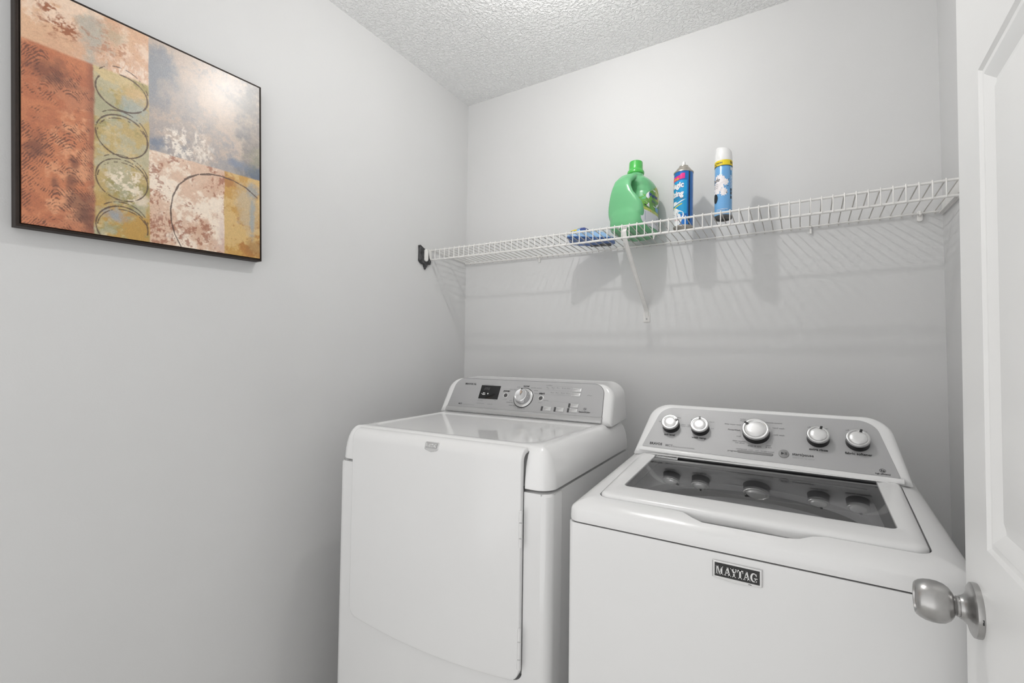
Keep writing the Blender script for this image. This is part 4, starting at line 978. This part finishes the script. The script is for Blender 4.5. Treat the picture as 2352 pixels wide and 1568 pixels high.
# top panel: outer skin, dished finger scoop, opening for the lid
NE = 26
def wring(ins, zf): return [(u, v, zf(u, v)) for u, v in outline(rect(-WHW, WHW, 0.0, WD), [0.026, 0.026, 0.02, 0.02], 8, NE, ins)]
OPC = [(-0.2795, 0.0460), (0.2795, 0.0460), (0.2910, 0.4180), (-0.2910, 0.4180)]
def oring(ins, zf): return [(u, v, zf(u, v)) for u, v in outline(OPC, [0.024, 0.024, 0.012, 0.012], 8, NE, ins)]
DR = [(0.0, .040), (.0015, .0275), (.004, .0235), (.012, .0170), (.022, .0120), (.034, .0085), (.046, .0065), (1.0, .0065)]
def drop(d):
    for (a_, x), (b_, y) in zip(DR, DR[1:]):
        if d <= b_: return x + (y - x) * (d - a_) / (b_ - a_)
    return DR[-1][1]
def ztop(u, v): return zt(v) - drop(max(0.0, min(WHW - abs(u), v, WD - v)))
rings = [wring(0.004, lambda u, v: 0.8395), wring(0.0008, lambda u, v: 0.8405), wring(0.0, lambda u, v: 0.844), wring(0.0004, lambda u, v: zt(v) - 0.036), wring(0.0015, lambda u, v: zt(v) - 0.0275), wring(0.004, lambda u, v: zt(v) - 0.0235), wring(0.0080, lambda u, v: zt(v) - 0.0200)]
A0 = outline(rect(-WHW, WHW, 0.0, WD), [0.026, 0.026, 0.02, 0.02], 8, NE, 0.0080); B0_ = outline(OPC, [0.024, 0.024, 0.012, 0.012], 8, NE, 0.0)
def scoop(u, v):                        # finger scoop in front of the lid
    return 0.0235 * float(1 - sst(0.072, 0.122, np.array(abs(u - 0.013)))) if v < 0.07 else 0.0
B0_ = [(u, v - scoop(u, v)) for u, v in B0_]
for q in range(1, 9):
    t = q / 8; rr_ = []
    for (ua, va), (ub, vb_) in zip(A0, B0_):
        u, v = ua + (ub - ua) * t, va + (vb_ - va) * t; rr_.append((u, v, ztop(u, v)))
    rings.append(rr_)
rings.append([(u, v + .0010 * (v < .1), z - 0.0015) for (u, v, z) in rings[-1]])
rings.append([(u, v + .0014 * (v < .1), zt(v) - 0.024) for u, v in B0_])
ON = len(A0)
# shelf inside the opening with the round tub hole
hole = []
for u, v in B0_:
    a_ = math.atan2(v - 0.222, u); hole.append((0.224 * math.cos(a_), 0.222 + 0.182 * math.sin(a_)))
rings.append([(u + (h[0] - u) * .02, v + (h[1] - v) * .02, zt(v) - 0.030) for (u, v), h in zip(B0_, hole)])
m = MB(); m.loft(rings, False, False); m.build('top_panel', M_white, WAS, smooth=45)
m = MB()
m.loft([[(u, v, zt(v) - 0.0302) for u, v in B0_], [(h[0] * 1.03, .222 + (h[1] - .222) * 1.03, 0.8705) for h in hole], [(h[0], h[1], 0.8675) for h in hole], [(h[0] * .985, .222 + (h[1] - .222) * .985, 0.845) for h in hole]], False, False)
TUB = m.build('tub_ring', M_tub, WAS, smooth=50)
m = MB()
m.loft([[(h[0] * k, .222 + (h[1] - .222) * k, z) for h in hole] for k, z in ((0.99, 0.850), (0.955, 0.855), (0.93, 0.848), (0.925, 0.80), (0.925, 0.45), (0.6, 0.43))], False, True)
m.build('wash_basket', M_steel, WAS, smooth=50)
# lid: frame with window
LC = [(-0.2770, 0.0490), (0.2770, 0.0490), (0.2885, 0.4155), (-0.2885, 0.4155)]
WC = [(-0.2450, 0.1210), (0.2450, 0.1210), (0.2450, 0.4130), (-0.2450, 0.4130)]
def lr(c_, rad, ins, dz_): return [(u, v, zt(v) + dz_) for u, v in outline(c_, rad, 8, 6, ins)]
LR = [0.022, 0.022, 0.010, 0.010]; WR = [0.012, 0.012, 0.003, 0.003]
m = MB()
m.loft([lr(LC, LR, 0.002, -0.022), lr(LC, LR, 0.0, -0.0195), lr(LC, LR, 0.0, -0.0062), lr(LC, LR, 0.0010, -0.0038), lr(LC, LR, 0.0040, -0.0010), lr(LC, LR, 0.0100, 0.0008), lr(LC, LR, 0.0180, 0.0016),
        lr([(-0.255, 0.108), (0.255, 0.108), (0.258, 0.4140), (-0.258, 0.4140)], [0.018, 0.018, 0.004, 0.004], 0.0, 0.0014), lr(WC, WR, -0.0008, -0.0004), lr(WC, WR, 0.0, -0.0022), lr(WC, WR, 0.0, -0.0205)], False, False)
LID = m.build('lid', M_white, WAS, smooth=45)
WI = [(-0.2290, 0.1300), (0.2290, 0.1300), (0.2250, 0.3560), (-0.2250, 0.3560)]
m = MB(); m.loft([lr(WC, WR, 0.0002, -0.0058), lr(WI, [0.010] * 4, 0.0, -0.0058), lr(WI, [0.010] * 4, 0.0, -0.0075), lr(WC, WR, 0.0002, -0.0075)], False, False); m.build('glass_border', M_frit, LID, smooth=20)
m = MB(); m.loft([lr(WC, WR, 0.0004, -0.0054), lr(WC, WR, 0.0004, -0.0026)], True, True); m.build('glass_pane', M_glass, LID, smooth=20)
# small name plate on the glass
m = MB(); tg = [(-0.243, 0.3900), (-0.184, 0.3870), (-0.184, 0.4130), (-0.243, 0.4130)]
m.loft([[(u * (1 - 0), v, zt(v) + d_) for u, v in tg] for d_ in (-0.0024, 0.0004)] + [[(u + (.001 if u < -.2 else -.001), v + (.001 if v < .405 else -.001), zt(v) + .0008) for u, v in tg]]); NPL = m.build('name_plate', M_silver, LID, smooth=20)
m = MB(); TN = lambda p: (p[0], p[1], zt(p[1]) + 0.0011); put_text(m, 'MAYTAG', -0.2135, 0.3945, 0.0120, TN, bold=0.05, align='c', w=0.048); m.build('plate_lettering', M_dark, NPL, smooth=0)
# --- console
wb, wz = 0.410, 0.922
wv, wzz = 0.6513, 0.7588
def wp(p, w=0.0): return (p[0], wb + p[1] * wv - w * wzz, wz + p[1] * wzz + w * wv)
wc = [(-0.3140, 0.0), (0.3140, 0.0), (0.2830, 0.1775), (-0.2830, 0.1775)]
WRD = [0.004, 0.004, 0.060, 0.060]
def wr_(ins, w): return [wp(p, w) for p in outline(wc, WRD, 12, 1, ins)]
m = MB()
ob = outline(wc, WRD, 12, 1, 0.0)
m.loft([wr_(0.030, 0.0), wr_(0.018, 0.0), wr_(0.010, -0.0012), wr_(0.004, -0.005), wr_(0.0, -0.013), [(u, 0.56 + .04 * (1 - s_ / .1775), wz - .008 + s_ * wzz * .98) for u, s_ in ob], [(u * .985, 0.655, wz - .01 + s_ * wzz * .93) for u, s_ in ob]])
WCON = m.build('console', M_white, WAS, smooth=50)
wpc = [(-0.2905, 0.0200), (0.2905, 0.0100), (0.2530, 0.1590), (-0.2530, 0.1590)]
m = MB(); m.loft([[wp(p, w) for p in outline(wpc, [0.003, 0.003, 0.045, 0.045], 12, 1, i)] for i, w in ((0, 0.0), (0, 0.0006), (0.0008, 0.0012))]); m.build('control_panel', M_panel, WCON, smooth=30)
m = MB(); rings = []
for u in (-0.295, -0.293, 0.293, 0.295): rings.append([wp((u, s_ + (.020 if u < 0 else .0100) - .0105), w) for s_, w in ((-0.004, 0.0), (-0.003, 0.003), (0.002, 0.0046), (0.007, 0.0036), (0.0100, 0.001), (0.0100, 0.0))])
m.loft(rings); m.build('lower_ridge', M_white, WCON, smooth=40)
def knob(u, s_, r_, ang, h=0.024):
    T = lambda p: wp((u + p[0], s_ + p[1]), p[2])
    m = MB(); m.lathe([(r_ * 1.01, 0.0008), (r_ * .985, 0.004), (r_ * .93, h * .62), (r_ * .93, h * .72)], 40, T); kb = m.build('knob', M_black, WCON)
    m = MB(); m.lathe([(r_ * .93, h * .70), (r_ * .985, h * .74), (r_ * 1.0, h * .86), (r_ * .96, h * .97), (r_ * .90, h), (r_ * .80, h * .985), (r_ * .745, h * .93), (r_ * .70, h * .93)], 48, T); m.build('knob_ring', M_silver, kb)
    m = MB(); m.lathe([(r_ * .715, h * .90), (r_ * .705, h * .985), (r_ * .66, h * 1.02), (r_ * .35, h * 1.04), (0.0005, h * 1.045)], 40, T); m.build('knob_face', M_cap, kb)
    m = MB(); c_, s2 = math.cos(ang), math.sin(ang); q = []
    for x, y in ((r_ * .66, -0.0024), (r_ * .99, -0.0024), (r_ * .99, 0.0024), (r_ * .66, 0.0024)): q.append((x * c_ - y * s2, x * s2 + y * c_))
    m.loft([[T((x, y, w)) for x, y in q] for w in (h * .8, h * 1.06)]); m.build('knob_pointer', M_black, kb, smooth=0)
for u, s_, r_, d in ((-0.2200, 0.0950, 0.0243, 25), (-0.1405, 0.0945, 0.0243, 92), (-0.0010, 0.0950, 0.0325, 146), (0.1370, 0.0940, 0.0243, 72), (0.2170, 0.0935, 0.0243, 72)): knob(u, s_, r_, math.radians(d))
TP = lambda p: wp(p, 0.0016)
# indicator bar and start button
m = MB(); m.loft([[wp(p, w) for p in outline(rect(-0.0430, 0.0405, 0.0310, 0.0390), [0.0039] * 4, 6, 1, i)] for i, w in ((0, 0.0008), (0.0003, 0.0022), (0.001, 0.0026))]); IB = m.build('indicator_bar', M_midgrey, WCON)
m = MB()
for k in range(6): uu = -0.0370 + k * 0.0143; m.add([wp(p, 0.0029) for p in rect(uu, uu + 0.0042, 0.0338, 0.0362)], [(0, 1, 2, 3)])
m.build('indicator_dots', M_lgrey, IB, smooth=0)
m = MB(); m.lathe([(0.0118, 0.0008), (0.0116, 0.0024), (0.0100, 0.0029), (0.001, 0.0030)], 36, lambda p: wp((0.0635 + p[0], 0.0415 + p[1]), p[2])); SB = m.build('start_button', M_midgrey, WCON)
m = MB(); TS = lambda p: wp(p, 0.0034); m.add([TS(p) for p in ((0.0578, 0.0375), (0.0578, 0.0455), (0.0645, 0.0415))], [(0, 1, 2)])
for uu in (0.0660, 0.0690): m.add([TS(p) for p in rect(uu, uu + 0.0013, 0.0378, 0.0452)], [(0, 1, 2, 3)])
m.build('play_symbol', M_ink, SB, smooth=0)
m = MB(); m.cur = 0
put_text(m, 'BRAVOS', -0.2700, 0.0275, 0.0078, TP, bold=0.035, w=0.0350)
put_text(m, 'soil level', -0.2200, 0.0620, 0.0062, TP, bold=0.03, align='c'); put_text(m, 'wash temp', -0.1405, 0.0610, 0.0062, TP, bold=0.03, align='c')
put_text(m, 'extra rinse', 0.1370, 0.0600, 0.0064, TP, bold=0.03, align='c'); put_text(m, 'fabric softener', 0.2170, 0.0590, 0.0064, TP, bold=0.03, align='c'); put_text(m, 'start/pause', 0.0815, 0.0405, 0.0074, TP, bold=0.02)
put_text(m, 'high efficiency', 0.2590, 0.0145, 0.0036, TP, align='c', bold=0.02); ring_mark(m, TP, 0.2590, 0.0245, 0.0060, 0.0048, 0.0008); put_text(m, 'he', 0.2590, 0.0222, 0.0052, TP, align='c', bold=0.03, shear=.2)
m.cur = 1
put_text(m, 'MCT', -0.2260, 0.0265, 0.0068, TP, bold=0.02); put_text(m, 'progress', -0.0655, 0.0325, 0.0046, TP, bold=0.02)
for k, s1_ in enumerate(('sensing', 'wash', 'rinse', 'spin', 'done', 'lid locked')): put_text(m, s1_, (-0.038, -0.0250, -0.0110, 0.0035, 0.0170, 0.0320)[k], 0.0410, 0.0038, TP, align='c')
put_text(m, 'normal', -0.001, 0.1345, 0.0050, TP, align='c', bold=.02); put_text(m, 'bulky/', -0.028, 0.1345, 0.0040, TP, align='r'); put_text(m, 'sheets', -0.028, 0.1290, 0.0040, TP, align='r')
put_text(m, 'wrinkle control', 0.020, 0.1295, 0.0044, TP); put_text(m, 'hand wash', 0.0370, 0.1140, 0.0046, TP); put_text(m, 'cold wash', 0.0390, 0.0930, 0.0046, TP)
put_text(m, 'deep water wash', -0.0380, 0.1150, 0.0044, TP, align='r'); put_text(m, 'PowerWash', -0.0395, 0.0975, 0.0044, TP, align='r', bold=.03, shear=.2); put_text(m, 'soak', -0.0360, 0.0790, 0.0044, TP, align='r'); put_text(m, 'clean washer', -0.0240, 0.0640, 0.0044, TP, align='r'); put_text(m, 'with affresh', -0.0260, 0.0585, 0.0036, TP, align='r')
put_text(m, 'drain & spin', -0.0030, 0.0530, 0.0048, TP, align='c', bold=.02); put_text(m, 'rinse', 0.0225, 0.0590, 0.0042, TP); put_text(m, '& spin', 0.0225, 0.0535, 0.0042, TP)
for uc in (0.137, 0.217): put_text(m, 'off', uc - 0.0225, 0.1245, 0.0048, TP); put_text(m, 'on', uc + 0.0140, 0.1245, 0.0048, TP)
put_text(m, 'normal', -0.233, 0.1255, 0.0042, TP, align='c'); put_text(m, 'heavy', -0.203, 0.1230, 0.0042, TP, align='c'); put_text(m, 'light', -0.247, 0.1050, 0.0042, TP, align='r'); put_text(m, 'extra', -0.1925, 0.1010, 0.0038, TP); put_text(m, 'heavy', -0.1925, 0.0960, 0.0038, TP)
put_text(m, 'cool', -0.160, 0.1205, 0.0040, TP, align='r'); put_text(m, 'warm', -0.119, 0.1170, 0.0042, TP); put_text(m, 'hot', -0.1135, 0.0960, 0.0042, TP); put_text(m, 'tap', -0.1690, 0.1010, 0.0040, TP, align='r'); put_text(m, 'cold', -0.1690, 0.0955, 0.0040, TP, align='r')
m.cur = 2
put_text(m, 'Maytag Commercial Technology', -0.2060, 0.0262, 0.0042, TP, w=0.058); put_text(m, 'hold 3 sec. to cancel', 0.0825, 0.0320, 0.0040, TP); m.add([TP(p) for p in rect(0.0815, 0.1245, 0.0375, 0.0378)], [(0, 1, 2, 3)])
for a0_, a1_ in ((165, 200), (205, 240), (245, 300), (-50, -15), (-10, 25), (30, 60)):
    for k in range(8):
        t0_, t1_ = math.radians(a0_ + (a1_ - a0_) * k / 8), math.radians(a0_ + (a1_ - a0_) * (k + 1) / 8)
        m.add([TP((-0.001 + q * math.cos(t), 0.094 + q * math.sin(t))) for q, t in ((0.0372, t0_), (0.0376, t0_), (0.0376, t1_), (0.0372, t1_))], [(0, 1, 2, 3)])
m.build('panel_print', [M_ink, M_grey, M_lgrey], WCON, smooth=0)
# --- maker's badge on the front
bu, bz0 = 0.003, 0.8105
fr = [(-0.0405, 0.0145), (-0.0405, -0.0155), (-0.003, -0.0195), (0.0405, -0.0155), (0.0405, 0.0145)]
m = MB(); m.loft([[(bu + u * s_, v, bz0 + z * s_) for u, z in fr] for s_, v in ((1, 0.0008), (1, -0.0018), (.965, -0.0026))]); WB = m.build('badge', M_silver, WAS, smooth=20)
m = MB(); m.add([(bu + u, -0.0030, bz0 + z) for u, z in rect(-0.0365, 0.0365, -0.0125, 0.0115)], [(0, 1, 2, 3)]); m.build('badge_field', M_ink, WB, smooth=0)
m = MB(); serif_word(m, lambda p: (bu + p[0], -0.0034, bz0 + p[1]), -0.0335, -0.0085, 0.0670, 0.0150); m.build('badge_lettering', M_silver, WB, smooth=0)
m = MB(); m.add([(bu + 0.0180, -0.0027, bz0 - .0155), (bu + .0240, -.0027, bz0 - .0158), (bu + .0230, -.0027, bz0 - .0145), (bu + .019, -.0027, bz0 - .0146)], [(0, 1, 2, 3)]); m.build('badge_chip', M_black, WB, smooth=0)
